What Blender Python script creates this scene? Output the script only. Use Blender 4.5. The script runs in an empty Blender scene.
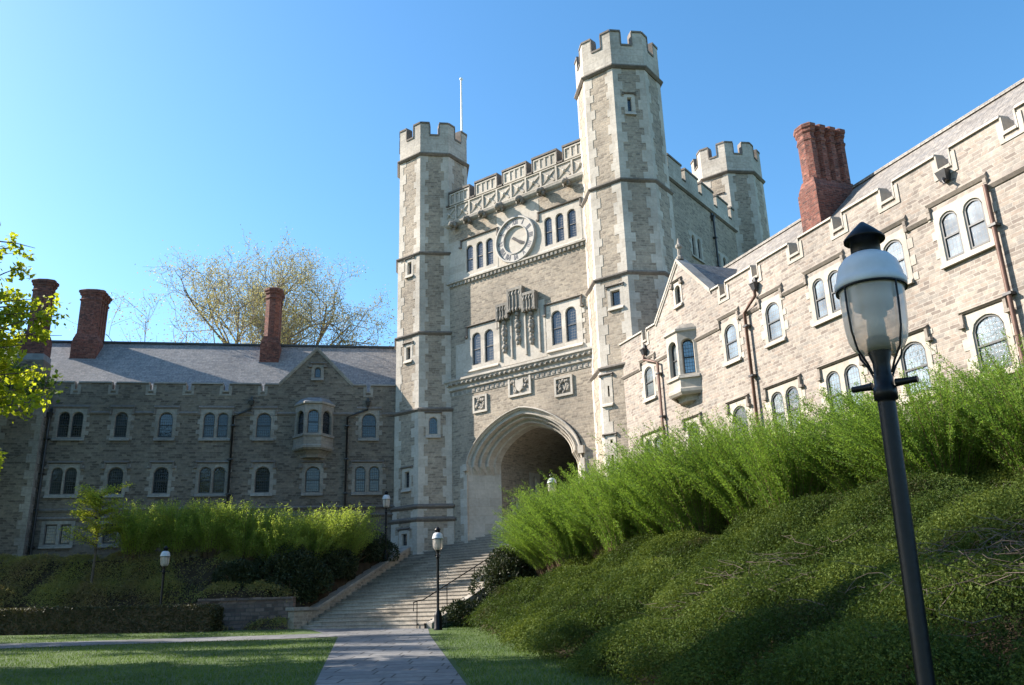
import bpy, math, random
import numpy as np
from mathutils import Vector
random.seed(7); rng = np.random.default_rng(7)
R = math.radians
S = bpy.context.scene
col = S.collection

# ------------------------------------------------------------------ camera
cam_d = bpy.data.cameras.new("camera"); cam = bpy.data.objects.new("camera", cam_d); col.objects.link(cam)
cam_d.sensor_fit = 'HORIZONTAL'; cam_d.sensor_width = 36.0; cam_d.lens = 36.0 * 840.37 / 1024
cam_d.clip_end = 3000; cam_d.clip_start = 0.05
cam.location = (0, 0, 1.6)
from mathutils import Matrix
cam.matrix_world = Matrix.Translation((0, 0, 1.6)) @ Matrix.Rotation(R(90 + 17.54), 4, 'X') @ Matrix.Rotation(R(-1.78), 4, 'Z')
S.camera = cam
# ------------------------------------------------------------------ light
SUN_AZ, SUN_EL = -77.0, 33.0          # clockwise from +Y
world = bpy.data.worlds.new("World"); S.world = world; world.use_nodes = True
wn = world.node_tree; bg = wn.nodes["Background"]
sky = wn.nodes.new("ShaderNodeTexSky"); sky.sky_type = 'NISHITA'; sky.sun_disc = False
sky.sun_elevation = R(SUN_EL); sky.sun_rotation = R(SUN_AZ)
sky.air_density = 1.0; sky.dust_density = 0.7; sky.ozone_density = 2.0; sky.altitude = 50
hs = wn.nodes.new("ShaderNodeHueSaturation"); hs.inputs['Saturation'].default_value = 1.26; hs.inputs['Hue'].default_value = .494
wn.links.new(sky.outputs[0], hs.inputs['Color']); wn.links.new(hs.outputs[0], bg.inputs[0]); bg.inputs[1].default_value = 0.110
sd = bpy.data.lights.new("sun", 'SUN'); sun = bpy.data.objects.new("sun", sd); col.objects.link(sun)
sd.energy = 4.5; sd.angle = R(0.53); sd.color = (1.0, 0.91, 0.80)
sv = Vector((math.sin(R(SUN_AZ)) * math.cos(R(SUN_EL)), math.cos(R(SUN_AZ)) * math.cos(R(SUN_EL)), math.sin(R(SUN_EL))))
sun.rotation_euler = sv.to_track_quat('Z', 'Y').to_euler(); sun.location = (-30, 10, 40)
S.view_settings.view_transform = 'Standard'; S.view_settings.look = 'None'
S.view_settings.gamma = 1; S.view_settings.use_curve_mapping = False
S.view_settings.exposure = 1.45

# ------------------------------------------------------------------ materials
def newmat(name):
    m = bpy.data.materials.new(name); m.use_nodes = True
    nt = m.node_tree; return m, nt, nt.nodes["Principled BSDF"]
def N(nt, t, **kw):
    n = nt.nodes.new(t)
    for k, v in kw.items():
        if k in n.inputs.keys(): n.inputs[k].default_value = v
        else: setattr(n, k, v)
    return n
def c4(c): return (c[0], c[1], c[2], 1)
def mixc(nt, fac, a, b, mode='MIX'):
    n = nt.nodes.new("ShaderNodeMix"); n.data_type = 'RGBA'; n.blend_type = mode
    for sock, v in ((n.inputs[0], fac), (n.inputs[6], a), (n.inputs[7], b)):
        if hasattr(v, 'links'): nt.links.new(v, sock)
        elif isinstance(v, (int, float)): sock.default_value = v
        else: sock.default_value = c4(v)
    return n.outputs[2]
def ramp(nt, src, stops):
    r = nt.nodes.new("ShaderNodeValToRGB"); e = r.color_ramp.elements
    e[0].position, e[0].color = stops[0][0], c4(stops[0][1]); e[1].position, e[1].color = stops[-1][0], c4(stops[-1][1])
    for p, c in stops[1:-1]:
        k = e.new(p); k.color = c4(c)
    nt.links.new(src, r.inputs[0]); return r.outputs[0]
def noise(nt, vec, scale, detail=4, rough=.55):
    n = N(nt, "ShaderNodeTexNoise", Scale=scale, Detail=detail, Roughness=rough)
    if vec is not None: nt.links.new(vec, n.inputs['Vector'])
    return n.outputs[0]
def bump(nt, bsdf, h, strength, dist):
    b = N(nt, "ShaderNodeBump", Strength=strength, Distance=dist)
    nt.links.new(h, b.inputs['Height']); nt.links.new(b.outputs[0], bsdf.inputs['Normal'])

def masonry(name, pal, mort, w, h, ms=.012, tint=.3, rough=.9, bstr=.6, warp=.03, off=.5, rowvar=.0, fine=.2):
    """coursed stones: every stone takes its own colour from the palette; course heights wander"""
    m, nt, bs = newmat(name)
    uv = N(nt, "ShaderNodeUVMap").outputs[0]
    pos = N(nt, "ShaderNodeTexCoord").outputs['Object']
    nz = N(nt, "ShaderNodeTexNoise", Scale=1.3, Detail=2.0); nt.links.new(uv, nz.inputs['Vector'])
    va = N(nt, "ShaderNodeVectorMath", operation='MULTIPLY_ADD')
    nt.links.new(nz.outputs[1], va.inputs[0]); va.inputs[1].default_value = (warp, warp, 0); nt.links.new(uv, va.inputs[2])
    vec = va.outputs[0]
    if rowvar:
        sx = N(nt, "ShaderNodeSeparateXYZ"); nt.links.new(uv, sx.inputs[0])
        n1 = N(nt, "ShaderNodeTexNoise", noise_dimensions='1D', Scale=1.0 / (h * 4), Detail=1.0); nt.links.new(sx.outputs[1], n1.inputs['W'])
        v2 = N(nt, "ShaderNodeVectorMath", operation='MULTIPLY_ADD'); nt.links.new(n1.outputs[0], v2.inputs[0]); v2.inputs[1].default_value = (rowvar * 9, rowvar, 0)
        nt.links.new(vec, v2.inputs[2]); vec = v2.outputs[0]
    br = N(nt, "ShaderNodeTexBrick", Scale=1.0)
    br.inputs['Mortar Size'].default_value = ms; br.inputs['Mortar Smooth'].default_value = .2
    br.inputs['Brick Width'].default_value = w; br.inputs['Row Height'].default_value = h
    br.inputs['Bias'].default_value = 0
    br.offset = off; br.offset_frequency = 2; br.squash = .62; br.squash_frequency = 3
    br.inputs['Color1'].default_value = (0, 0, 0, 1); br.inputs['Color2'].default_value = (1, 1, 1, 1); br.inputs['Mortar'].default_value = (.5, .5, .5, 1)
    nt.links.new(vec, br.inputs['Vector'])
    k = len(pal); c = ramp(nt, br.outputs[0], [(.08 + .84 * i / (k - 1), p) for i, p in enumerate(pal)])
    n1 = noise(nt, pos, .35, 5); n2 = noise(nt, pos, 7, 5)
    c = mixc(nt, br.outputs[1], c, mort)
    t1 = ramp(nt, n1, [(.3, (1 - tint,) * 3), (.7, (1 + tint * .35,) * 3)])
    c = mixc(nt, 1.0, c, t1, 'MULTIPLY')
    t2 = ramp(nt, n2, [(.25, (1 - fine * 1.3,) * 3), (.75, (1 + fine,) * 3)])
    c = mixc(nt, 1.0, c, t2, 'MULTIPLY')
    nt.links.new(c, bs.inputs['Base Color']); bs.inputs['Roughness'].default_value = rough
    inv = N(nt, "ShaderNodeInvert"); nt.links.new(br.outputs[1], inv.inputs[1])
    hh = mixc(nt, .4, mixc(nt, .3, inv.outputs[0], br.outputs[0]), n2)
    bump(nt, bs, hh, bstr, .03)
    return m
M = {}
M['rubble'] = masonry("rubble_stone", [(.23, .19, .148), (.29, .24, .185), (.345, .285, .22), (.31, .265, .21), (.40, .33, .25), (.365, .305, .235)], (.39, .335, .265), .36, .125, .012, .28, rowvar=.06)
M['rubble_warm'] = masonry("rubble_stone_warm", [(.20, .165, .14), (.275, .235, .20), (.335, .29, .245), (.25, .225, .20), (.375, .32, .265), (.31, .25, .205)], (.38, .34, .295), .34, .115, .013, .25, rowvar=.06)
M['rubble_dark_shaded'] = masonry("rubble_stone_dark_shaded", [(.085, .069, .054), (.13, .107, .083), (.175, .145, .112), (.145, .124, .099), (.20, .165, .126)], (.175, .15, .12), .36, .125, .012, .3, rowvar=.06)  # darker stone, with the left wing's shade also mixed into the colour
lime = lambda r: [(r * .82, r * .735, r * .62), (r * .93, r * .84, r * .715), (r, r * .91, r * .78), (r * .88, r * .80, r * .69)]
M['limestone'] = masonry("limestone", lime(.53), (.42, .36, .28), 1.0, .46, .006, .28, bstr=.25, warp=.0, fine=.12)
M['limestone_pale'] = masonry("limestone_pale", lime(.46), (.42, .36, .28), 1.0, .46, .006, .25, bstr=.25, warp=.0, fine=.12)
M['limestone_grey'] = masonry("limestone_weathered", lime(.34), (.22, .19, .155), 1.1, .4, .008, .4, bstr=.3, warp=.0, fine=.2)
M['limestone_dim'] = masonry("limestone_dim", lime(.29), (.16, .14, .115), 1.1, .4, .008, .4, bstr=.3, warp=.0, fine=.2)  # same limestone darkened: shade of the left wing put into the colour
M['limestone_mid'] = masonry("limestone_mid", lime(.48), (.3, .26, .21), 1.1, .4, .008, .4, bstr=.3, warp=.0, fine=.18)
M['coping_light'] = masonry("coping_stone_light", [(.235, .20, .17), (.29, .25, .21), (.26, .225, .19)], (.19, .165, .14), 1.4, 1.4, .006, .4, bstr=.3, warp=.0)
M['carved'] = masonry("carved_stone", lime(.32), (.25, .22, .18), 2.2, 1.9, .004, .5, bstr=.5, warp=.0, fine=.3)
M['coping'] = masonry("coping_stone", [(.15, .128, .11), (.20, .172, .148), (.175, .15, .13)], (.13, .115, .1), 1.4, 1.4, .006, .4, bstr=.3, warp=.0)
M['brick'] = masonry("red_brick", [(.075, .025, .02), (.15, .043, .028), (.20, .058, .036), (.12, .036, .027), (.235, .09, .062)], (.17, .105, .085), .24, .078, .009, .45, warp=.006, fine=.35)
M['slate'] = masonry("roof_slate", [(.185, .18, .175), (.225, .215, .205), (.275, .255, .235), (.235, .228, .22)], (.10, .098, .096), .30, .19, .010, .22, rough=.62, bstr=.6, warp=.008, fine=.25)
M['slate_warm'] = masonry("roof_slate_warm", [(.19, .17, .15), (.25, .225, .195), (.29, .26, .225), (.22, .205, .19)], (.11, .1, .09), .30, .19, .010, .22, rough=.65, bstr=.6, warp=.008, fine=.25)
M['retain'] = masonry("retaining_stone", [(.10, .07, .06), (.18, .125, .10), (.24, .17, .14), (.14, .10, .09)], (.11, .09, .075), .42, .17, .02, .35, warp=.06, rowvar=.1)
M['paver'] = masonry("bluestone_paving", [(.125, .128, .135), (.175, .176, .18), (.215, .208, .20), (.15, .152, .158)], (.035, .033, .03), 1.2, .66, .022, .4, rough=.75, bstr=.3, warp=.012, off=.37, fine=.25)
M['step'] = masonry("stair_stone", [(.27, .235, .195), (.36, .32, .265), (.32, .285, .24)], (.12, .105, .09), 1.6, .158, .006, .4, rough=.85, bstr=.2, warp=.0, off=.43, fine=.2)

def plain(name, c, rough=.6, metal=0, spec=.5, nscale=0, namt=.3, bstr=0):
    m, nt, bs = newmat(name); bs.inputs['Roughness'].default_value = rough; bs.inputs['Metallic'].default_value = metal
    bs.inputs['Specular IOR Level'].default_value = spec
    if nscale:
        pos = N(nt, "ShaderNodeTexCoord").outputs['Object']; n = noise(nt, pos, nscale, 5)
        t = ramp(nt, n, [(.3, tuple(x * (1 - namt) for x in c)), (.7, tuple(min(1, x * (1 + namt)) for x in c))])
        nt.links.new(t, bs.inputs['Base Color'])
        if bstr: bump(nt, bs, n, bstr, .02)
    else: bs.inputs['Base Color'].default_value = c4(c)
    return m
M['lead'] = plain("lead_sheet", (.17, .18, .19), .55, 0, .5, 3, .25)
M['sash'] = plain("sash_paint", (.025, .028, .03), .5)
M['copper'] = plain("brown_downspout", (.115, .06, .042), .55, .2, .5, 4, .35)
M['iron'] = plain("cast_iron", (.03, .03, .032), .45, .1, .5, 6, .3)
M['blackpaint'] = plain("black_paint", (.004, .004, .005), .38, 0, .25, 25, .5, .12)
M['white'] = plain("white_paint", (.74, .74, .72), .5, 0, .5, 4, .08)
M['dome'] = plain("lamp_dome_enamel", (.46, .49, .52), .42, 0, .5, 9, .08)
M['dial'] = plain("clock_dial", (.50, .46, .39), .7, 0, .3, 3, .12)
M['dialring'] = plain("clock_ring", (.38, .355, .32), .6, 0, .3, 3, .1)
M['numeral'] = plain("clock_numeral", (.05, .055, .075), .6)
M['dark'] = plain("dark_interior", (.012, .011, .01), .9)
M['soil'] = plain("bank_soil", (.045, .034, .022), .95, 0, .1, 3, .45, .6)
M['bark'] = plain("tree_bark", (.10, .08, .062), .9, 0, .2, 7, .4, .5)
M['palebark'] = plain("grey_bark", (.20, .165, .13), .9, 0, .2, 5, .3, .4)
M['stem'] = plain("shrub_stem", (.13, .09, .055), .8, 0, .2, 9, .35)
M['twig'] = plain("dead_twig", (.13, .10, .085), .9, 0, .1, 4, .35)
M['lampcore'] = plain("lamp_socket", (.42, .42, .41), .5)

def glassmat(name, ior, base, lat=(.11, .15), lead=(.02, .02, .02), bstr=.12):
    m, nt, bs = newmat(name)
    bs.inputs['Roughness'].default_value = .06; bs.inputs['IOR'].default_value = ior
    uv = N(nt, "ShaderNodeUVMap").outputs[0]
    br = N(nt, "ShaderNodeTexBrick", Scale=1.0); br.offset = 0; br.squash = 1
    br.inputs['Mortar Size'].default_value = .007; br.inputs['Brick Width'].default_value = lat[0]; br.inputs['Row Height'].default_value = lat[1]
    nt.links.new(uv, br.inputs['Vector'])
    pos = N(nt, "ShaderNodeTexCoord").outputs['Object']; n0 = noise(nt, pos, .9, 3)
    b2 = ramp(nt, n0, [(.35, tuple(x * .5 for x in base)), (.7, tuple(x * 1.7 for x in base))])
    c = mixc(nt, br.outputs[1], b2, lead); nt.links.new(c, bs.inputs['Base Color'])
    rr = N(nt, "ShaderNodeMapRange"); rr.inputs[3].default_value = .05; rr.inputs[4].default_value = .6
    nt.links.new(br.outputs[1], rr.inputs[0]); nt.links.new(rr.outputs[0], bs.inputs['Roughness'])
    # each quarry tilts a little: low frequency noise per pane
    n1 = noise(nt, uv, 5.5, 2); hh = mixc(nt, .25, n1, br.outputs[1])
    bump(nt, bs, hh, bstr, .03)
    return m
M['glass'] = glassmat("window_glass", 1.75, (.012, .018, .026))
M['glass_lead'] = glassmat("leaded_glass", 2.1, (.20, .235, .245), bstr=.22)  # pale base stands in for the bright sky mirrored in these panes
M['glass_lead'].node_tree.nodes['Principled BSDF'].inputs['Metallic'].default_value = .4
M['glass_dim'] = glassmat("dim_leaded_glass", 1.6, (.014, .018, .022), bstr=.2)

m, nt, bs = newmat("lamp_globe"); M['globe'] = m
bs.inputs['Base Color'].default_value = (.86, .80, .74, 1); bs.inputs['Roughness'].default_value = .12
tr = N(nt, "ShaderNodeBsdfTransparent"); tr.inputs[0].default_value = (.84, .78, .72, 1)
mx = N(nt, "ShaderNodeMixShader"); fr = N(nt, "ShaderNodeLayerWeight", Blend=.35)
rr = N(nt, "ShaderNodeMapRange"); rr.inputs[3].default_value = .30; rr.inputs[4].default_value = .8
nt.links.new(fr.outputs[1], rr.inputs[0]); nt.links.new(rr.outputs[0], mx.inputs[0])
nt.links.new(tr.outputs[0], mx.inputs[1]); nt.links.new(bs.outputs[0], mx.inputs[2])
nt.links.new(mx.outputs[0], nt.nodes["Material Output"].inputs[0])

def leafmat(name, a, b, trans=.45, nscale=.8, gloss=.35, third=None):
    m, nt, bs = newmat(name)
    pos = N(nt, "ShaderNodeTexCoord").outputs['Object']
    n0 = noise(nt, pos, nscale, 3); n1 = noise(nt, pos, 23, 1)
    mxn = N(nt, "ShaderNodeMath", operation='MULTIPLY_ADD'); nt.links.new(n1, mxn.inputs[0]); mxn.inputs[1].default_value = .6
    sub = N(nt, "ShaderNodeMath", operation='MULTIPLY_ADD'); nt.links.new(n0, sub.inputs[0]); sub.inputs[1].default_value = .9; sub.inputs[2].default_value = -.25
    nt.links.new(sub.outputs[0], mxn.inputs[2])
    st = [(.25, a), (.75, b)] if third is None else [(.22, third), (.40, a), (.8, b)]
    c = ramp(nt, mxn.outputs[0], st)
    nt.links.new(c, bs.inputs['Base Color']); bs.inputs['Roughness'].default_value = .55; bs.inputs['Specular IOR Level'].default_value = gloss
    t = N(nt, "ShaderNodeBsdfTranslucent"); tc = mixc(nt, 1.0, c, (1.15, 1.1, .6), 'MULTIPLY'); nt.links.new(tc, t.inputs[0])
    ms = N(nt, "ShaderNodeMixShader"); ms.inputs[0].default_value = trans
    nt.links.new(bs.outputs[0], ms.inputs[1]); nt.links.new(t.outputs[0], ms.inputs[2])
    nt.links.new(ms.outputs[0], nt.nodes["Material Output"].inputs[0])
    return m
M['maple'] = leafmat("maple_leaf", (.21, .28, .02), (.42, .46, .04), .62)
M['pale_leaf'] = leafmat("pale_spring_leaf", (.27, .25, .13), (.42, .38, .21), .4)
M['forsythia'] = leafmat("arching_shrub_leaf", (.105, .20, .034), (.24, .37, .075), .5, .7, gloss=.15)
M['forsythia_b'] = leafmat("left_shrub_leaf", (.20, .30, .055), (.36, .44, .11), .62, .7)  # albedo raised to make up for the wing's shade on these shrubs
M['lime'] = leafmat("lime_leaf", (.26, .33, .04), (.45, .48, .09), .6)  # lime leaves, lightened in colour because the tree stands in shade
M['yew'] = leafmat("yew_leaf", (.014, .026, .010), (.05, .062, .022), .15, 1.5)
M['box'] = leafmat("box_leaf", (.03, .036, .012), (.085, .075, .032), .2, 1.2)
M['cover'] = leafmat("cover_leaf", (.034, .062, .014), (.145, .185, .04), .3, .5, gloss=.06, third=(.075, .062, .034))
M['cover_left'] = leafmat("left_cover_leaf", (.24, .20, .10), (.31, .35, .10), .45, .5, gloss=.06, third=(.31, .22, .16))  # brownish cover, its colour brightened to offset the shade on the bank
M['grassblade'] = leafmat("grass_blade", (.05, .10, .012), (.12, .19, .025), .35, .6)
M['farleaf'] = leafmat("off_tree_leaf", (.05, .09, .015), (.10, .15, .03), .4)

# lawn ground: green turf with soil flecks
m, nt, bs = newmat("lawn_turf"); M['lawn'] = m
pos = N(nt, "ShaderNodeTexCoord").outputs['Object']
g1 = ramp(nt, noise(nt, pos, .6, 5), [(.3, (.035, .072, .01)), (.7, (.075, .125, .018))])
g2 = ramp(nt, noise(nt, pos, 30, 3), [(.3, (.6, .6, .6)), (.75, (1.25, 1.25, 1.1))])
nt.links.new(mixc(nt, 1.0, g1, g2, 'MULTIPLY'), bs.inputs['Base Color']); bs.inputs['Roughness'].default_value = .9
bump(nt, bs, noise(nt, pos, 40, 3), .8, .03)

# ------------------------------------------------------------------ mesh builder
V3 = lambda *a: np.array(a, float)
class MB:
    def __init__(s): s.v = []; s.f = []; s.mi = []; s.m = 0; s.sm = []
    def add(s, pts, faces, smooth=False):
        b = len(s.v); s.v.extend([tuple(map(float, p)) for p in pts])
        for f in faces: s.f.append([b + i for i in f]); s.mi.append(s.m); s.sm.append(smooth)
    def poly(s, *pts): s.add(pts, [list(range(len(pts)))])
    def hexa(s, a, b):      # two quads (lists of 4) joined
        s.add(list(a) + list(b), [[0, 1, 2, 3], [7, 6, 5, 4], [0, 4, 5, 1], [1, 5, 6, 2], [2, 6, 7, 3], [3, 7, 4, 0]])
    def box(s, F, u0, u1, o0, o1, z0, z1):
        s.hexa([F(u0, o0, z0), F(u1, o0, z0), F(u1, o1, z0), F(u0, o1, z0)], [F(u0, o0, z1), F(u1, o0, z1), F(u1, o1, z1), F(u0, o1, z1)])
    def prism(s, F, pts, o0, o1):      # polygon in (u,z) extruded along off
        n = len(pts)
        s.add([F(u, o0, z) for u, z in pts] + [F(u, o1, z) for u, z in pts],
              [list(range(n)), list(range(2 * n - 1, n - 1, -1))] + [[i, (i + 1) % n, n + (i + 1) % n, n + i] for i in range(n)])
    def ring(s, A, B, close=True, smooth=False):
        n = len(A); s.add(list(A) + list(B), [[i, (i + 1) % n, n + (i + 1) % n, n + i] for i in range(n if close else n - 1)], smooth)
    def loft(s, rings, close=True, smooth=False):
        n = len(rings[0]); pts = [p for r in rings for p in r]; fs = []
        for k in range(len(rings) - 1):
            for i in range(n if close else n - 1):
                fs.append([k * n + i, k * n + (i + 1) % n, (k + 1) * n + (i + 1) % n, (k + 1) * n + i])
        s.add(pts, fs, smooth)
    def lathe(s, c, prof, seg=20, smooth=True):
        rings = [[V3(c[0] + r * math.cos(2 * math.pi * i / seg), c[1] + r * math.sin(2 * math.pi * i / seg), c[2] + z) for i in range(seg)] for r, z in prof]
        s.loft(rings, True, smooth)
    def tube(s, pts, rad, seg=6, smooth=True, caps=True):
        pts = [np.array(p, float) for p in pts]; rings = []
        rad = rad if hasattr(rad, '__len__') else [rad] * len(pts)
        for i, p in enumerate(pts):
            d = pts[min(i + 1, len(pts) - 1)] - pts[max(i - 1, 0)]; d = d / (np.linalg.norm(d) + 1e-9)
            a = np.cross(d, V3(.31, .17, .93)); a /= (np.linalg.norm(a) + 1e-9); b = np.cross(d, a)
            rings.append([p + rad[i] * (a * math.cos(2 * math.pi * k / seg) + b * math.sin(2 * math.pi * k / seg)) for k in range(seg)])
        s.loft(rings, True, smooth)
        if caps: s.poly(*rings[0]); s.poly(*rings[-1])
    def blob(s, c, r, j=.12, seg=9, rg=6):
        rings = []
        for k in range(rg + 1):
            t = math.pi * k / rg; rings.append([])
            for i in range(seg):
                q = 2 * math.pi * i / seg; jj = 1 + random.uniform(-j, j)
                rings[-1].append(V3(c[0] + r[0] * math.sin(t) * math.cos(q) * jj, c[1] + r[1] * math.sin(t) * math.sin(q) * jj, c[2] + r[2] * math.cos(t) * jj))
        s.loft(rings, True, True)
    def wall(s, F, u0, u1, z0, z1, holes, off=0.):
        us = sorted({u0, u1} | {min(max(x, u0), u1) for h in holes for x in (h[0], h[1])})
        zs = sorted({z0, z1} | {min(max(x, z0), z1) for h in holes for x in (h[2], h[3])})
        for a, b in zip(us, us[1:]):
            for c, d in zip(zs, zs[1:]):
                mu, mz = (a + b) / 2, (c + d) / 2
                if any(h[0] < mu < h[1] and h[2] < mz < h[3] for h in holes): continue
                s.poly(F(a, off, c), F(b, off, c), F(b, off, d), F(a, off, d))
    def build(s, name, mats, parent=None, loc=None):
        me = bpy.data.meshes.new(name)
        o = np.array(loc if loc is not None else (origin_of(parent) if parent else (0, 0, 0)), float)
        v = np.array(s.v) - o
        me.from_pydata([tuple(p) for p in v], [], s.f)
        mats = mats if isinstance(mats, (list, tuple)) else [mats]
        for k in mats: me.materials.append(M[k])
        me.polygons.foreach_set('material_index', s.mi); me.polygons.foreach_set('use_smooth', s.sm)
        me.update(); box_uv(me, o)
        ob = bpy.data.objects.new(name, me); col.objects.link(ob)
        if parent: ob.parent = parent; ORIG[ob.name] = origin_of(parent)
        else: ob.location = o; ORIG[ob.name] = tuple(o)
        return ob
ORIG = {}
def origin_of(o): return ORIG[o.name]
def box_uv(me, o):
    n = len(me.polygons); 
    if n == 0: return
    nor = np.empty(n * 3); me.polygons.foreach_get('normal', nor); nor = nor.reshape(-1, 3)
    lt = np.empty(n, int); me.polygons.foreach_get('loop_total', lt)
    vi = np.empty(len(me.loops), int); me.loops.foreach_get('vertex_index', vi)
    co = np.empty(len(me.vertices) * 3); me.vertices.foreach_get('co', co); co = co.reshape(-1, 3) + o
    ln = np.repeat(nor, lt, axis=0); p = co[vi]
    h = np.hypot(ln[:, 0], ln[:, 1]); flat = h < .15
    hs = np.where(flat, 1, h)
    tx = np.where(flat, 1, -ln[:, 1] / hs); ty = np.where(flat, 0, ln[:, 0] / hs)
    sgn = np.where((tx > 0) | ((tx == 0) & (ty > 0)), 1, -1); tx, ty = tx * sgn, ty * sgn
    u = p[:, 0] * tx + p[:, 1] * ty
    bx, by, bz = ty * 0 - ln[:, 2] * ty, ln[:, 2] * tx, h            # n x t
    v = np.where(flat, p[:, 1], p[:, 2] / np.where(flat, 1, np.maximum(h, .15)))
    uvl = me.uv_layers.new(name="UVMap"); uvl.data.foreach_set('uv', np.stack([u, v], 1).ravel())

class Frame:
    def __init__(s, o, e, n): s.o = V3(o[0], o[1], 0); s.e = np.array(e, float); s.n = np.array(n, float)
    def __call__(s, u, off, z): q = s.o + s.e * u + s.n * off; q = q.copy(); q[2] += z; return q
def az(a): return V3(math.sin(R(a)), math.cos(R(a)), 0)
def tag(o, label=None, cat=None, group=None, kind=None):
    for k, v in (('label', label), ('category', cat), ('group', group), ('kind', kind)):
        if v: o[k] = v
    return o
def thing(name, loc, label, cat, group=None):
    o = bpy.data.objects.new(name, None); col.objects.link(o); o.location = loc; o.empty_display_size = .3
    ORIG[o.name] = tuple(loc); return tag(o, label, cat, group)
def copy_tree(o, parent=None):
    c = o.copy(); col.objects.link(c)
    if parent: c.parent = parent
    for ch in [x for x in list(bpy.data.objects) if x.parent == o]: copy_tree(ch, c)
    return c

# ------------------------------------------------------------------ layout (metres, camera foot at the origin)
U = az(126.96); NT = az(-143.04)                     # along the gate front, and out of it
P1 = V3(-4.794, 48.765, 0); LT = 13.92; DT = 14.85; P2 = P1 + U * LT
AP = 2.12
def octp(P, th, r): t = R(th); return P + (NT * math.cos(t) + U * math.sin(t)) * (r / math.cos(math.pi / 8))
FT = Frame(P1 + NT * .91, U, NT)                     # gate front wall
OL = V3(-6.836, 47.560, 0); FL = Frame(OL, az(-99.43), az(170.57))      # left wing front, u runs left
OQ = V3(5.254, 38.338, 0); FR = Frame(OQ, az(157.93), az(-112.07))     # right wing front, u runs right
TS = Frame(P1, U, NT)                                # gate axes for stairs (u, n)
def tco(x, y): d = V3(x, y, 0) - P1; return d @ U, d @ NT

N0, Z0, N1, Z1 = 10.66, .98, -1.35, 5.92             # stair foot and head
def stair_z(n): return Z0 + (N0 - n) / (N0 - N1) * (Z1 - Z0)
def stair_left(n): return .45 + (1.9 - .45) * min(1, max(0, (n - 2.4) / (N0 - 2.4)))
SR = 9.3
def sst(x, a, b): t = min(1, max(0, (x - a) / (b - a))); return t * t * (3 - 2 * t)
TOE0 = V3(-1.2, 32.2, 0); TOE1 = V3(2.0, 13.8, 0); TD = (TOE1 - TOE0) / np.linalg.norm(TOE1 - TOE0); TN = V3(-TD[1], TD[0], 0)
if TN[0] < 0: TN = -TN
RW0 = TS(1.9, 10.75, 0); RWD = az(-90.0); RWN = V3(RWD[1], -RWD[0], 0)
if RWN[1] < 0: RWN = -RWN
def flat_z(x, y):
    z = .027 * min(y, 36.5)
    if x < -8: z += .011 * min(-8 - x, 20)
    return z
def lumps(x, y, k=1.0):
    return k * (math.sin(x * 1.7 + y * .6) * math.sin(y * 1.3 - x * .4) + .6 * math.sin(x * 3.1 + 1.3) * math.sin(y * 2.7 + .4 * x))
def mound(x, y):
    """height 0..1 of the mounded ground cover"""
    a = abs(math.sin(x * .9 + .35 * math.sin(y * .8) + .3 * y)) * abs(math.sin(y * .75 + .4 * math.sin(x * 1.1) + .5))
    b = abs(math.sin(x * 2.3 + y * 1.1 + 1)) * abs(math.sin(y * 2.0 - x * .7))
    return .72 * a ** .7 + .28 * b
def ground_z(x, y):
    z = flat_z(x, y); u, n = tco(x, y)
    # right bank
    d = (V3(x, y, 0) - TOE0) @ TN
    ow = (V3(x, y, 0) - OQ) @ FR.n                     # distance in front of the right wing
    if d > 0 and ow > -12:
        top = 3.75
        w = max(d + max(ow, 0) , .1)
        t = d / max(w - 3.0, .5)
        zb = z + (top - z) * min(1, t) ** .92
        zb += .22 * (mound(x, y) - .3) * sst(t, 0, .12) * (1 - sst(t, .85, 1.0))
        z = max(z, zb)
    # beside the stair, right
    if n < N0 + 1.5 and u > SR - .3 and u < SR + 6 and n > -2:
        zs = stair_z(min(max(n, .9), N0)) - .22 - .42 * max(0, u - SR - .1)
        z = max(z, min(zs, 5.0))
    # left bank
    s = (V3(x, y, 0) - RW0) @ RWN; t0 = (V3(x, y, 0) - RW0) @ RWD
    if s > .42 - .4 * sst(t0, 5, 6) and u < stair_left(n) - .45 and n > -30:
        h0 = 2.35 - 1.0 * sst(t0, 4.2, 6.2)
        zl = h0 + (max(h0, 2.9) - h0) * sst(s, 0, .9) + (4.35 - max(h0, 2.9)) * sst(s, .9, 2.1)
        zl += .07 * lumps(x, y) * sst(s, .2, 1.2)
        # rises with the cheek wall of the stair
        if n < N0: zl = max(zl, min(stair_z(max(n, 2.0)) - .15 - .3 * max(0, stair_left(n) - u - .3), 4.45))
        zl = min(zl, stair_z(min(max(n, .9), N0)) + .85 + .6 * max(0, stair_left(n) - .5 - u))
        z = max(z, zl)
    # under the stair
    if stair_left(n) - .15 < u < SR + .1 and -25 < n < N0 - .02:
        z = stair_z(max(min(n, N0), N1)) - .35
        if n > N0 - .6: z = min(z, flat_z(x, y) - .05)
    return z

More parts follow.
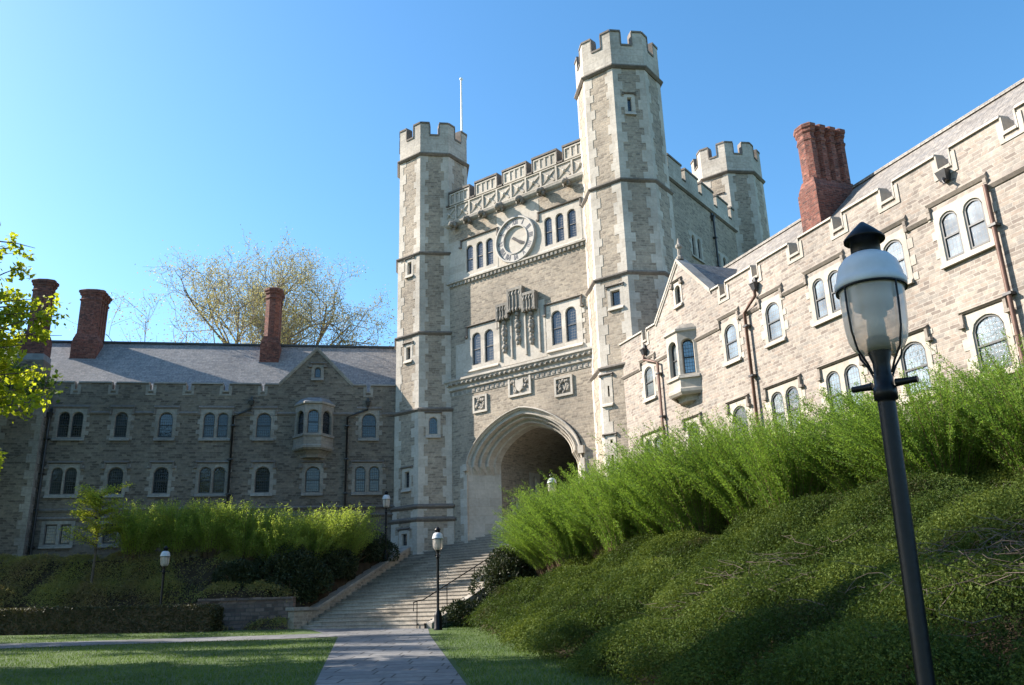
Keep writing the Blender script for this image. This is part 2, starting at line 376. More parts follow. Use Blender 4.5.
# ------------------------------------------------------------------ ground sheet
def axis(lo, hi, fine, far):
    a = list(np.arange(lo, hi + 1e-6, fine)); x = lo; st = fine
    while x > -far: st *= 1.5; x -= st; a.insert(0, x)
    x = hi; st = fine
    while x < far: st *= 1.5; x += st; a.append(x)
    return np.array(a)
gx = axis(-34, 24, .3, 900); gy = axis(2, 52, .3, 1200)
gb = MB()
nx, ny = len(gx), len(gy)
pts = []; kind = {}
for j, y in enumerate(gy):
    for i, x in enumerate(gx):
        pts.append((x, y, ground_z(float(x), float(y))))
faces = []; mi = []
def is_bank(x, y):
    d = (V3(x, y, 0) - TOE0) @ TN
    s = (V3(x, y, 0) - RW0) @ RWN; u, n = tco(x, y)
    return (d > -.1 and y < 60 and x < 30) or (s > -.1 and y < 62 and x > -60 and u < 2.2)
for j in range(ny - 1):
    for i in range(nx - 1):
        faces.append([j * nx + i, j * nx + i + 1, (j + 1) * nx + i + 1, (j + 1) * nx + i])
        mi.append(1 if is_bank((gx[i] + gx[i + 1]) / 2, (gy[j] + gy[j + 1]) / 2) else 0)
gb.v = pts; gb.f = faces; gb.mi = mi; gb.sm = [True] * len(faces)
tag(gb.build("ground", ['lawn', 'soil']), kind='structure')

def sheet(name, mat, rows, lift, kind='structure'):     # rows: list of (left xy, right xy); each row subdivided
    mb = MB(); R_ = []
    for (a, b) in rows:
        k = 16; R_.append([V3(a[0] + (b[0] - a[0]) * t / k, a[1] + (b[1] - a[1]) * t / k, 0) for t in range(k + 1)])
    for r in R_:
        for p in r: p[2] = flat_z(p[0], p[1]) + lift
    mb.loft(R_, False, True)
    return tag(mb.build(name, mat), kind=kind)
def lerp(a, b, t): return (a[0] + (b[0] - a[0]) * t, a[1] + (b[1] - a[1]) * t)
# the walk towards the stair, then the apron in front of the steps and the side path
A, B, C_, D_ = (-.43, -2.), (1.5, -2.), (-6.3, 30.6), (-3.05, 29.8)
sheet("footpath", 'paver', [(lerp(A, C_, t), lerp(B, D_, t)) for t in np.linspace(0, 1, 40)], .012)
E1, E2 = TS(SR + .2, N0, 0), TS(1.9, N0 + .0, 0)
sheet("stair_apron", 'paver', [(lerp(C_, E2[:2], t), lerp(D_, E1[:2], t)) for t in np.linspace(0, 1, 14)], .008)
sheet("side_path", 'paver', [(lerp((-6.9, 33.4), (-30, 27.6), t), lerp((-6.1, 30.9), (-30, 24.2), t)) for t in np.linspace(0, 1, 30)], .016)

# ------------------------------------------------------------------ windows and other facade pieces
def head(a, b, zs, rise, k=10):
    out = []
    for i in range(k + 1):
        t = -1 + 2 * i / k; x = (a + b) / 2 + t * (b - a) / 2
        out.append((x, zs + rise * (.86 * math.sqrt(max(0, 1 - abs(t) ** 2.4)) + .14 * (1 - abs(t)))))
    return out
def surround(st, gl, sa, F, lights, z0, z1, hole, d=.24, f=.025, arch=.40, rails=True, glo=None):
    """stone face with arched lights; st/gl/sa are builders for stone, glass, sash"""
    U0, U1, Z0_, Z1_ = hole; prev = U0
    for (a, b) in lights:
        st.poly(F(prev, f, Z0_), F(a, f, Z0_), F(a, f, Z1_), F(prev, f, Z1_))
        st.poly(F(a, f, Z0_), F(b, f, Z0_), F(b, f, z0), F(a, f, z0))
        w = b - a; rise = arch * w
        hp = head(a, b, z1 - rise, rise) if arch else [(a, z1), (b, z1)]
        for (x0, y0), (x1, y1) in zip(hp, hp[1:]):
            st.poly(F(x0, f, y0), F(x1, f, y1), F(x1, f, Z1_), F(x0, f, Z1_))
        c = .05                                     # chamfer: front edge splays into the reveal
        bd = [(a, z0)] + hp + [(b, z0)]
        inn = [(a + c * .6, z0 + c * .5)] + [(x + (c * .6 if x < (a + b) / 2 else -c * .6) * min(1, abs(2 * (x - (a + b) / 2) / w)), y - c * .7) for x, y in hp] + [(b - c * .6, z0 + c * .5)]
        st.loft([[F(x, f, y) for x, y in bd], [F(x, min(-.05, f - .06), y) for x, y in inn], [F(x, -d, y) for x, y in inn]], True)
        go = -d + .05 if glo is None else glo
        gp = [F(x, go, y) for x, y in inn]; gl.poly(*gp)
        if sa is not None:
            k = .035; cz = z0 + (z1 - z0) * .47
            a2, b2, zt = a + c * .6, b - c * .6, z1 - rise
            sa.box(F, a2, a2 + k, go, go + .04, z0 + .03, zt); sa.box(F, b2 - k, b2, go, go + .04, z0 + .03, zt)
            sa.box(F, a2 + k, b2 - k, go, go + .04, z0 + .025, z0 + .08)
            if rails: sa.box(F, a2 + k, b2 - k, go, go + .045, cz, cz + .045)
            ih = inn[1:-1]
            for (x0, y0), (x1, y1) in zip(ih, ih[1:]):
                sa.hexa([F(x0, go, y0 - .035), F(x1, go, y1 - .035), F(x1, go, y1), F(x0, go, y0)],
                        [F(x0, go + .04, y0 - .035), F(x1, go + .04, y1 - .035), F(x1, go + .04, y1), F(x0, go + .04, y0)])
        prev = b
    st.poly(F(prev, f, Z0_), F(U1, f, Z0_), F(U1, f, Z1_), F(prev, f, Z1_))
    st.loft([[F(U0, f, Z0_), F(U1, f, Z0_), F(U1, f, Z1_), F(U0, f, Z1_)], [F(U0, -.1, Z0_), F(U1, -.1, Z0_), F(U1, -.1, Z1_), F(U0, -.1, Z1_)]], True)
    st.hexa([F(U0, .02, Z0_ - .06), F(U1, .02, Z0_ - .06), F(U1, .12, Z0_ - .06), F(U0, .12, Z0_ - .06)],
            [F(U0, .02, Z0_ + .10), F(U1, .02, Z0_ + .10), F(U1, .10, Z0_ + .02), F(U0, .10, Z0_ + .02)])
def hole_of(lights, z0, z1, j=.17, top=.17, bot=.13): return (lights[0][0] - j, lights[-1][1] + j, z0 - bot, z1 + top)
def quoins(st, F, hole, hgt=.27, wa=.02, wb=.17, f=.018):
    U0, U1, Z0_, Z1_ = hole; z = Z0_; k = random.randint(0, 1)
    while z < Z1_ - .08:
        h = min(hgt * random.uniform(.8, 1.25), Z1_ - z)
        for side in (0, 1):
            w = (wb if (k + side * 0) % 2 else wa) * random.uniform(.75, 1.2)
            if w > .05:
                if side == 0: st.box(F, U0 - w, U0 + .002, -.05, f, z + .004, z + h - .004)
                else: st.box(F, U1 - .002, U1 + w, -.05, f, z + .004, z + h - .004)
        z += h; k += 1
def hood(mb, F, u0, u1, z, drop=.32, p=.13, stops=True):
    """drip label over a window: moulded bar with returns"""
    def bar(a, b, zz0, zz1):
        mb.hexa([F(a, 0.0, zz0), F(b, 0.0, zz0), F(b, p * .55, zz0), F(a, p * .55, zz0)], [F(a, 0.0, zz1), F(b, 0.0, zz1), F(b, p, zz1 - .05), F(a, p, zz1 - .05)])
        mb.hexa([F(a, 0.0, zz1 - .052), F(b, 0.0, zz1 - .052), F(b, p, zz1 - .052), F(a, p, zz1 - .052)], [F(a, 0.0, zz1 + .03), F(b, 0.0, zz1 + .03), F(b, p * .5, zz1 + .0), F(a, p * .5, zz1 + .0)])
    bar(u0, u1, z - .10, z)
    if drop:
        mb.box(F, u0, u0 + .09, 0, p * .8, z - drop, z - .10); mb.box(F, u1 - .09, u1, 0, p * .8, z - drop, z - .10)
        if stops:
            mb.box(F, u0 - .09, u0 + .09, 0, p, z - drop - .09, z - drop); mb.box(F, u1 - .09, u1 + .09, 0, p, z - drop - .09, z - drop)
def make_window(F, root, lights, z0, z1, stone='limestone', glass='glass', j=.17, top=.17, bot=.13, label=None, q=True, arch=.40, rails=True, name="window", d=.18):
    st, gl, sa = MB(), MB(), MB(); h = hole_of(lights, z0, z1, j, top, bot)
    surround(st, gl, sa, F, lights, z0, z1, h, arch=arch, rails=rails, d=d)
    if q: quoins(st, F, h)
    if label: st.m = 1; hood(st, F, h[0] - .06, h[1] + .06, h[3] + .12, label); st.m = 0
    w = st.build(name, [stone, 'coping_light' if stone == 'limestone_pale' else 'coping'], root); gl.build("pane", glass, w); sa.build("sash", 'sash', w)
    return h
def string_run(mb, F, u0, u1, z, p=.1):
    mb.hexa([F(u0, 0, z - .13), F(u1, 0, z - .13), F(u1, p * .35, z - .13), F(u0, p * .35, z - .13)], [F(u0, 0, z), F(u1, 0, z), F(u1, p, z - .04), F(u0, p, z - .04)])
    mb.hexa([F(u0, 0, z - .002), F(u1, 0, z - .002), F(u1, p, z - .038), F(u0, p, z - .038)], [F(u0, 0, z + .07), F(u1, 0, z + .07), F(u1, .02, z + .06), F(u0, .02, z + .06)])
def stepped_string(mb, F, u0, u1, z, wins, up):
    """course that climbs over each window (hood) in wins [(a,b)]"""
    p = u0
    for a, b in sorted(wins):
        string_run(mb, F, p, a, z); mb.box(F, a, a + .1, 0, .10, z + .072, z + up - .132); mb.box(F, b - .1, b, 0, .10, z + .072, z + up - .132)
        string_run(mb, F, a, b, z + up); mb.box(F, a, a + .1, 0, .09, z - .13, z + .07); mb.box(F, b - .1, b, 0, .09, z - .13, z + .07); p = b
    string_run(mb, F, p, u1, z)
def parapet(wl, cp, F, u0, u1, zb, zg, zt, gaps, th=.42, skip=None, back=True):
    """merlons with narrow gaps; skip=(a,b): the gable stands there"""
    segs = []; p = u0
    for a, b in sorted(gaps): segs.append((p, a)); p = b
    segs.append((p, u1))
    for a, b in sorted(gaps):
        wl.box(F, a, b, -th, 0, zb, zg)
        cp.box(F, a + .05, b - .05, -th - .04, .06, zg + .002, zg + .09)
        cp.box(F, a, a + .05, -th - .02, .045, zg, zt); cp.box(F, b - .05, b, -th - .02, .045, zg, zt)
        cp.box(F, a - .14, a - .002, 0, .03, zg - .10, zt - .11); cp.box(F, b + .002, b + .14, 0, .03, zg - .10, zt - .11)
        cp.box(F, a - .14, b + .14, 0, .03, zg - .20, zg - .102)
    for a, b in segs:
        parts = [(a, b)] if not skip or skip[0] >= b or skip[1] <= a else [(a, skip[0]), (skip[1], b)]
        wl.box(F, a, b, -th, -.001, zb, zt)
        for c, d in parts:
            if d - c > .02:
                cp.hexa([F(c, -th - .05, zt), F(d, -th - .05, zt), F(d, .07, zt), F(c, .07, zt)], [F(c, -th + .08, zt + .13), F(d, -th + .08, zt + .13), F(d, .03, zt + .09), F(c, .03, zt + .09)])
def gable(wl, cp, rf, F, ua, ub, zc, um, za, k, d0, zr, holes):
    """gable flush with the front; cross roof runs back into the main roof"""
    for h in holes: pass
    # front face with rectangular hole: split in strips
    us = sorted({ua, um, ub} | {x for h in holes for x in h[:2]} | set(np.linspace(ua, ub, 17)))
    def top(u): return zc + (za - zc) * ((u - ua) / (um - ua) if u <= um else (ub - u) / (ub - um))
    for a, b in zip(us, us[1:]):
        hh = [h for h in holes if h[0] <= (a + b) / 2 <= h[1]]
        if hh:
            h = hh[0]; wl.poly(F(a, 0, zc), F(b, 0, zc), F(b, 0, h[2]), F(a, 0, h[2])); wl.poly(F(a, 0, h[3]), F(b, 0, h[3]), F(b, 0, top(b)), F(a, 0, top(a)))
        else: wl.poly(F(a, 0, zc), F(b, 0, zc), F(b, 0, top(b)), F(a, 0, top(a)))
    wl.poly(F(ua, -.4, zc), F(ub, -.4, zc), F(um, -.4, za))
    for (a, b) in ((ua, um), (um, ub)):
        z0, z1 = (zc, za) if a == ua else (za, zc)
        cp.hexa([F(a, -.45, z0), F(b, -.45, z1), F(b, .08, z1), F(a, .08, z0)], [F(a, -.45, z0 + .15), F(b, -.45, z1 + .15), F(b, .08, z1 + .12), F(a, .08, z0 + .12)])
        cp.hexa([F(a, 0.001, z0 - .12), F(b, 0.001, z1 - .12), F(b, .04, z1 - .12), F(a, .04, z0 - .12)], [F(a, 0.001, z0 - .002), F(b, 0.001, z1 - .002), F(b, .06, z1 - .002), F(a, .06, z0 - .002)])
    dm = d0 + (za - zr) / k; dz = d0 + (zc - zr) / k
    for a in (ua, ub): rf.poly(F(a, -.41, zc), F(um, -.41, za), F(um, -dm, za + .02), F(a, -dz, zc + .02))
def downspout(F, root, u, zt, zb, bend=None, mat='copper', head_=True):
    p = MB(); pts = []
    hu = u if bend is None else bend
    p.hexa([F(hu - .08, .02, zt), F(hu + .08, .02, zt), F(hu + .08, .18, zt), F(hu - .08, .18, zt)], [F(hu - .13, .01, zt + .24), F(hu + .13, .01, zt + .24), F(hu + .13, .24, zt + .24), F(hu - .13, .24, zt + .24)])
    p.box(F, hu - .15, hu + .15, .01, .26, zt + .242, zt + .28); p.box(F, hu - .06, hu + .06, .01, .1, zt + .28, zt + .5)
    if head_: p.build("conductor_head", 'iron', root)
    p = MB()
    if bend is None: pts = [F(u, .13, zt), F(u, .15, zb)]
    else: pts = [F(hu, .14, zt), F(hu, .14, zt - .22), F(hu + (u - hu) * .5, .15, zt - .42), F(u, .15, zt - .66), F(u, .15, zb)]
    p.tube(pts, .062, 8)
    d = p.build("downspout", mat, root)
    z = zt - 1.2
    while z > zb + .3:
        b = MB(); b.box(F, u - .12, u + .12, .01, .22, z, z + .07); z -= 1.9; b.build("bracket", 'iron', d)
def flue_chimney(F, root, ua, ub, da, db, zb, zm, zt, nf, label=None):
    """clustered brick flues along the depth axis, on a stepped base"""
    c = MB()
    c.box(F, ua, ub, -db, -da, zb, zm)
    i = .06
    c.box(F, ua + i * .5, ub - i * .5, -db + i * .5, -da - i * .5, zm + .001, zm + .10)
    c.hexa([F(ua + .03, -db + .03, zm + .101), F(ub - .03, -db + .03, zm + .101), F(ub - .03, -da - .03, zm + .101), F(ua + .03, -da - .03, zm + .101)],
           [F(ua + .17, -db + .12, zm + .5), F(ub - .17, -db + .12, zm + .5), F(ub - .17, -da - .12, zm + .5), F(ua + .17, -da - .12, zm + .5)])
    L = (db - da - .2) / nf; um = (ua + ub) / 2; hw = (ub - ua) / 2 - .12
    for q in range(nf):
        o = -(da + .1 + L * (q + .5)); r = min(hw, L * .54)
        pr = [(r, zm + .45), (r, zt - .75), (r * 1.12, zt - .70), (r * 1.12, zt - .62), (r, zt - .58), (r, zt - .42), (r * 1.16, zt - .34), (r * 1.16, zt - .24), (r * 1.3, zt - .18), (r * 1.3, zt - .05), (r * 1.12, zt), (r * .6, zt), (r * .6, zt - .3)]
        rings = [[F(um + rr * math.cos(R(22.5 + 45 * k)) * (hw / r) * 1.05, o + rr * math.sin(R(22.5 + 45 * k)), zz) for k in range(8)] for rr, zz in pr]
        c.loft(rings, True)
    # fillet walls between flues
    c.box(F, um - hw * .6, um + hw * .6, -db + .2, -da - .2, zm + .45, zt - .8)
    ch = c.build("chimney", 'brick', root)
    if label: ch['label'] = label
    l = MB(); l.box(F, ua - .05, ub + .05, -db - .02, -da + .05, zb, zb + .35); l.build("flashing", 'lead', ch)
    return ch

# ================================================================== LEFT WING
lw = thing("college_wing", FL(12, -4, 3.6), "shaded grey stone wing left of the gate tower, with slate roof and a small gable", "building")
ZL0, ZLC, ZLG = 3.4, 14.18, 13.72
KL, DL, ZLR = 1.0, .45, 13.6; DLR = 4.85; ZRL = ZLR + KL * (DLR - DL)
upL = [[(16.91, 17.51), (17.6, 18.2)], [(14.61, 15.29)], [(12.24, 13.01)], [(9.3, 9.89), (10.02, 10.64)], [(6.96, 7.78)], [(1.12, 1.95)], [(22.0, 22.6), (22.7, 23.3)]]
loL = [[(16.88, 17.52), (17.58, 18.2)], [(14.53, 15.34)], [(12.2, 13.01)], [(9.25, 9.9), (9.99, 10.63)], [(6.86, 7.68)], [(4.15, 4.98)], [(.88, 1.48), (1.66, 2.26)], [(21.15, 21.85)]]
baL = [[(16.83, 17.37), (17.53, 18.13)], [(14.54, 15.26)], [(12.25, 12.95)], [(9.3, 9.9), (10.05, 10.6)], [(5.1, 5.8)]]
GL = (4.33 - .16, 4.72 + .16, 14.63 - .12, 15.27 + .14)
ORL = (3.39, 5.83)
holes = [hole_of(w, 11.12, 12.55) for w in upL] + [hole_of(w, 8.05, 9.5) for w in loL] + [hole_of(w, 5.45, 6.5) for w in baL]
wl, cp, rf, ss = MB(), MB(), MB(), MB()
wl.wall(FL, -.1, 30, ZL0, 13.3, holes)
gapsL = [(17.37, 17.61), (15.41, 15.67), (13.42, 13.7), (11.4, 11.74), (9.36, 9.74), (7.41, 7.66), (1.47, 1.75), (22.3, 22.6), (24.5, 24.8)]
parapet(wl, cp, FL, -.1, 30, 13.3, ZLG, ZLC, gapsL, skip=(2.5, 6.66))
gable(wl, cp, rf, FL, 2.5, 6.66, ZLC, 4.6, 16.38, KL, DL, ZLR, [GL])
rf.poly(FL(-3, -DL, ZLR), FL(30, -DL, ZLR), FL(30, -DLR, ZRL), FL(-3, -DLR, ZRL))
rf.poly(FL(-3, -DLR, ZRL), FL(30, -DLR, ZRL), FL(30, -2 * DLR, ZLR), FL(-3, -2 * DLR, ZLR))
rf.m = 1; rf.box(FL, -3, 30, -DLR - .12, -DLR + .12, ZRL - .02, ZRL + .10); rf.m = 0
wl.poly(FL(30, 0, ZL0), FL(30, -2 * DLR, ZL0), FL(30, -2 * DLR, ZLR), FL(30, -DLR, ZRL), FL(30, -DL, ZLR), FL(30, 0, ZLR))
wl.poly(FL(-3, -2 * DLR, ZL0), FL(30, -2 * DLR, ZL0), FL(30, -2 * DLR, ZLR), FL(-3, -2 * DLR, ZLR))
wl.build("wall", 'rubble_dark_shaded', lw); cp.build("coping", ['limestone_dim'], lw)
stepped_string(ss, FL, -.1, 30, 12.52, [(hole_of(w, 11.12, 12.55)[0] - .12, hole_of(w, 11.12, 12.55)[1] + .12) for w in upL], .33)
ss.build("string_course", 'coping', lw)
for z_ in (7.25, 6.82):
    ss = MB(); string_run(ss, FL, -.1, 30, z_, .11); ss.build("string_course", 'coping', lw)
roofL = rf.build("roof", ['slate', 'iron'], lw)
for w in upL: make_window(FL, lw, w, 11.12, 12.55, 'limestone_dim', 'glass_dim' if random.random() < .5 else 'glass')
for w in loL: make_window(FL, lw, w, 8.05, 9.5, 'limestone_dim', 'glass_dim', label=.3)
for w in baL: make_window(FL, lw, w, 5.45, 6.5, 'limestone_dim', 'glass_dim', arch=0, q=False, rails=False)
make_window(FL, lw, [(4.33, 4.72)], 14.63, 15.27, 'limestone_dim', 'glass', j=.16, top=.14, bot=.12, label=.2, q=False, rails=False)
def oriel(F, root, ua, ub, z0, z1, zs, zb, zc, zr, dep, cant, stone, glass, roofm, nl=1, rnd=False):
    st, gl, sa = MB(), MB(), MB()
    pl = [(ua, 0), (ua + cant, dep), (ub - cant, dep), (ub, 0)]
    for (a, b) in zip(pl, pl[1:]):
        pa, pb = F(a[0], a[1], 0), F(b[0], b[1], 0); e = pb - pa; L = np.linalg.norm(e); e = e / L
        n = V3(e[1], -e[0], 0)
        if n @ F.n < 0: n = -n
        FF = Frame(pa, e, n); mg = .13
        k = nl if a[1] == b[1] else 1; wd = (L - 2 * mg - .1 * (k - 1)) / k
        lights = [(mg + i * (wd + .1), mg + i * (wd + .1) + wd) for i in range(k)]
        surround(st, gl, sa, FF, lights, z0, z1, (0, L, z0 - .12, z1 + .3), f=0)
    def pr(sc, z): return [F((ua + ub) / 2 + (x - (ua + ub) / 2) * (1 + sc), y * (1 + sc * 1.6) if y else -.02, z) for x, y in pl]
    st.loft([pr(.10, z0 - .05), pr(.10, z0 - .14), pr(.04, z0 - .22), pr(.04, zs + .18), pr(.09, zs + .12), pr(.09, zs), pr(.0, zs - .1), pr(-.12, zs - .12), pr(-.12, zb + .35), pr(-.3, zb + .15), pr(-.34, zb), pr(-.55, zb - .02), pr(-.9, zc)], False)
    st.poly(*pr(.10, z0 - .05)); 
    st.loft([pr(.02, z1 + .28), pr(.09, z1 + .33), pr(.09, z1 + .42), pr(.0, z1 + .44)], False)
    o = st.build("oriel", stone, root); gl.build("pane", glass, o); sa.build("sash", 'sash', o)
    r = MB(); r.loft([pr(.08, z1 + .425), pr(-.25, z1 + .43 + (zr - z1 - .43) * .62), pr(-.92, zr)], False); r.poly(*pr(-.92, zr)); r.build("oriel_roof", roofm, o)
oriel(FL, lw, ORL[0] + .15, ORL[1] - .15, 11.25, 12.6, 10.42, 9.95, 9.75, 13.52, .78, .62, 'limestone_dim', 'glass', 'lead')
flue_chimney(FL, lw, 17.8, 19.25, 3.4, 5.3, 16.2, 17.7, 21.05, 4)
flue_chimney(FL, lw, 7.15, 8.3, 3.3, 5.2, 16.1, 17.7, 21.45, 2)
# stone chimney breast at the far left with brick stacks
cb = MB(); cb.m = 0
cb.box(FL, 18.75, 20.95, .002, .75, ZL0, 12.9)
cb.hexa([FL(18.75, .002, 12.9), FL(20.95, .002, 12.9), FL(20.95, .75, 12.9), FL(18.75, .75, 12.9)], [FL(19.1, .002, 13.6), FL(20.55, .002, 13.6), FL(20.55, .62, 13.6), FL(19.1, .62, 13.6)])
cb.box(FL, 19.1, 20.55, -.5, .62, 13.6, 15.3)
cbo = cb.build("chimney_breast", 'rubble_dark_shaded', lw)
for side in (0, 1):
    q = MB(); z = ZL0; k = side
    while z < 12.8:
        h = random.uniform(.35, .5); w = .5 if k % 2 else .28
        if side == 0: q.box(FL, 18.73, 18.73 + w, .72, .765, z, z + h - .01); q.box(FL, 18.735, 18.77, .77 - w, .72, z, z + h - .01)
        else: q.box(FL, 20.95 - w, 20.96, .72, .766, z, z + h - .01)
        z += h; k += 1
    q.build("quoin", 'limestone_dim', cbo)
flue_chimney(FL, lw, 19.2, 20.45, -.55, .45, 15.3, 16.6, 20.1, 2)
downspout(FL, lw, 9.02, 12.95, 4.2, 8.1, 'iron'); downspout(FL, lw, 2.75, 12.95, 4.2, 1.61, 'iron'); downspout(FL, lw, 18.6, 12.2, 4.2, None, 'iron')

# ================================================================== RIGHT WING
rwg = thing("college_wing", FR(10, -4, 3.6), "sunlit buff stone wing right of the gate tower, seen steeply with gable and leaded windows", "building")
wid = lambda W, l, r: [[(a - (l if i == 0 else .02), b + (r if i == len(w) - 1 else .02)) for i, (a, b) in enumerate(w)] for w in W]
ZR0, ZRC, ZRG = 3.2, 13.45, 12.93
KR, DR, ZRR = 1.0, .45, 12.98; DRR = 4.15; ZRT = ZRR + KR * (DRR - DR)
upR = [[(1.88, 2.46)], [(8.0, 8.58)], [(10.5, 11.1)], [(13.0, 13.45), (13.68, 14.13)], [(16.1, 16.7)], [(18.2, 18.7), (18.93, 19.43)], [(21.6, 22.2)], [(24, 24.6)]]
loR = [[(1.48, 2.0), (2.22, 2.78)], [(4.92, 5.58)], [(7.95, 8.65)], [(10.22, 10.78), (10.94, 11.5)], [(13.0, 13.53), (13.76, 14.3)], [(16.08, 16.82)], [(18.53, 19.31)], [(21.6, 22.3)], [(24, 24.7)]]
upR, loR = wid(upR, .07, .09), wid(loR, .07, .09)
zu0, zu1, zl0, zl1 = 10.36, 11.74, 7.02, 8.54
GR = (4.85 - .12, 5.25 + .12, 13.62, 14.72)
holes = [hole_of(w, zu0, zu1) for w in upR] + [hole_of(w, zl0, zl1) for w in loR]
wl, cp, rf, ss = MB(), MB(), MB(), MB()
wl.wall(FR, -.25, 30, ZR0, 12.6, holes)
gapsR = [(1.92, 2.3), (7.92, 8.35), (9.95, 10.35), (12.07, 12.6), (14.23, 14.72), (16.3, 16.85), (18.4, 18.9), (20.5, 20.95), (22.6, 23.1), (25, 25.5)]
parapet(wl, cp, FR, -.25, 30, 12.6, ZRG, ZRC, gapsR, skip=(3.12, 7.37))
gable(wl, cp, rf, FR, 3.12, 7.37, ZRC, 5.22, 15.62, KR, DR, ZRR, [GR])
rf.poly(FR(-9, -DR, ZRR), FR(30, -DR, ZRR), FR(30, -DRR, ZRT), FR(-9, -DRR, ZRT))
rf.poly(FR(-9, -DRR, ZRT), FR(30, -DRR, ZRT), FR(30, -2 * DRR, ZRR), FR(-9, -2 * DRR, ZRR))
rf.m = 1; rf.box(FR, -9, 30, -DRR - .1, -DRR + .1, ZRT - .02, ZRT + .08); rf.m = 0
wl.poly(FR(30, 0, ZR0), FR(30, -2 * DRR, ZR0), FR(30, -2 * DRR, ZRR), FR(30, -DRR, ZRT), FR(30, -DR, ZRR), FR(30, 0, ZRR))
wl.poly(FR(2, -2 * DRR, ZR0), FR(30, -2 * DRR, ZR0), FR(30, -2 * DRR, ZRR), FR(2, -2 * DRR, ZRR))
wl.poly(FR(-.25, 0, ZR0), FR(-.25, -1.5, ZR0), FR(-.25, -1.5, ZRC), FR(-.25, 0, ZRC))
wl.build("wall", 'rubble_warm', rwg); cp.build("coping", 'limestone_pale', rwg)
stepped_string(ss, FR, -.25, 30, 11.86, [(hole_of(w, zu0, zu1)[0] - .12, hole_of(w, zu0, zu1)[1] + .12) for w in upR], .34)
ss.build("string_course", 'coping_light', rwg)
rf.build("roof", ['slate_warm', 'slate_warm'], rwg)
for w in upR: make_window(FR, rwg, w, zu0, zu1, 'limestone_pale', 'glass_lead', d=.10)
for w in loR: make_window(FR, rwg, w, zl0, zl1, 'limestone_pale', 'glass_lead', label=.38, d=.10)
make_window(FR, rwg, [(4.85, 5.25)], 13.74, 14.56, 'limestone_pale', 'glass', j=.12, top=.16, bot=.12, label=.22, q=False, rails=False)
oriel(FR, rwg, 4.15, 6.05, 10.45, 11.95, 9.72, 9.4, 9.15, 12.8, .58, .52, 'limestone_pale', 'glass_lead', 'limestone_grey')
fin = MB(); c = FR(5.22, -.15, 15.7); fin.lathe(c, [(.16, 0), (.16, .12), (.09, .2), (.08, .5), (.15, .58), (.15, .68), (.07, .76), (.03, 1.0), (0, 1.02)], 8, False); fin.build("finial", 'limestone_grey', rwg)
flue_chimney(FR, rwg, 10.55, 11.55, 2.15, 4.3, 14.2, 16.4, 19.25, 4)
downspout(FR, rwg, 3.2, 12.3, 4.3, 2.1); downspout(FR, rwg, 9.45, 12.45, 4.3, 10.15); downspout(FR, rwg, 19.78, 11.85, 4.3, None, head_=False)
g = MB(); hu = 18.65
g.hexa([FR(hu - .1, .02, 12.55), FR(hu + .1, .02, 12.55), FR(hu + .1, .18, 12.55), FR(hu - .1, .18, 12.55)], [FR(hu - .17, .0, 12.85), FR(hu + .17, .0, 12.85), FR(hu + .17, .26, 12.85), FR(hu - .17, .26, 12.85)])
g.tube([FR(hu + .02, .2, 12.6), FR(hu + .1, .3, 12.5), FR(hu + .1, .3, 12.38)], .045); g.build("conductor_head", 'iron', rwg)

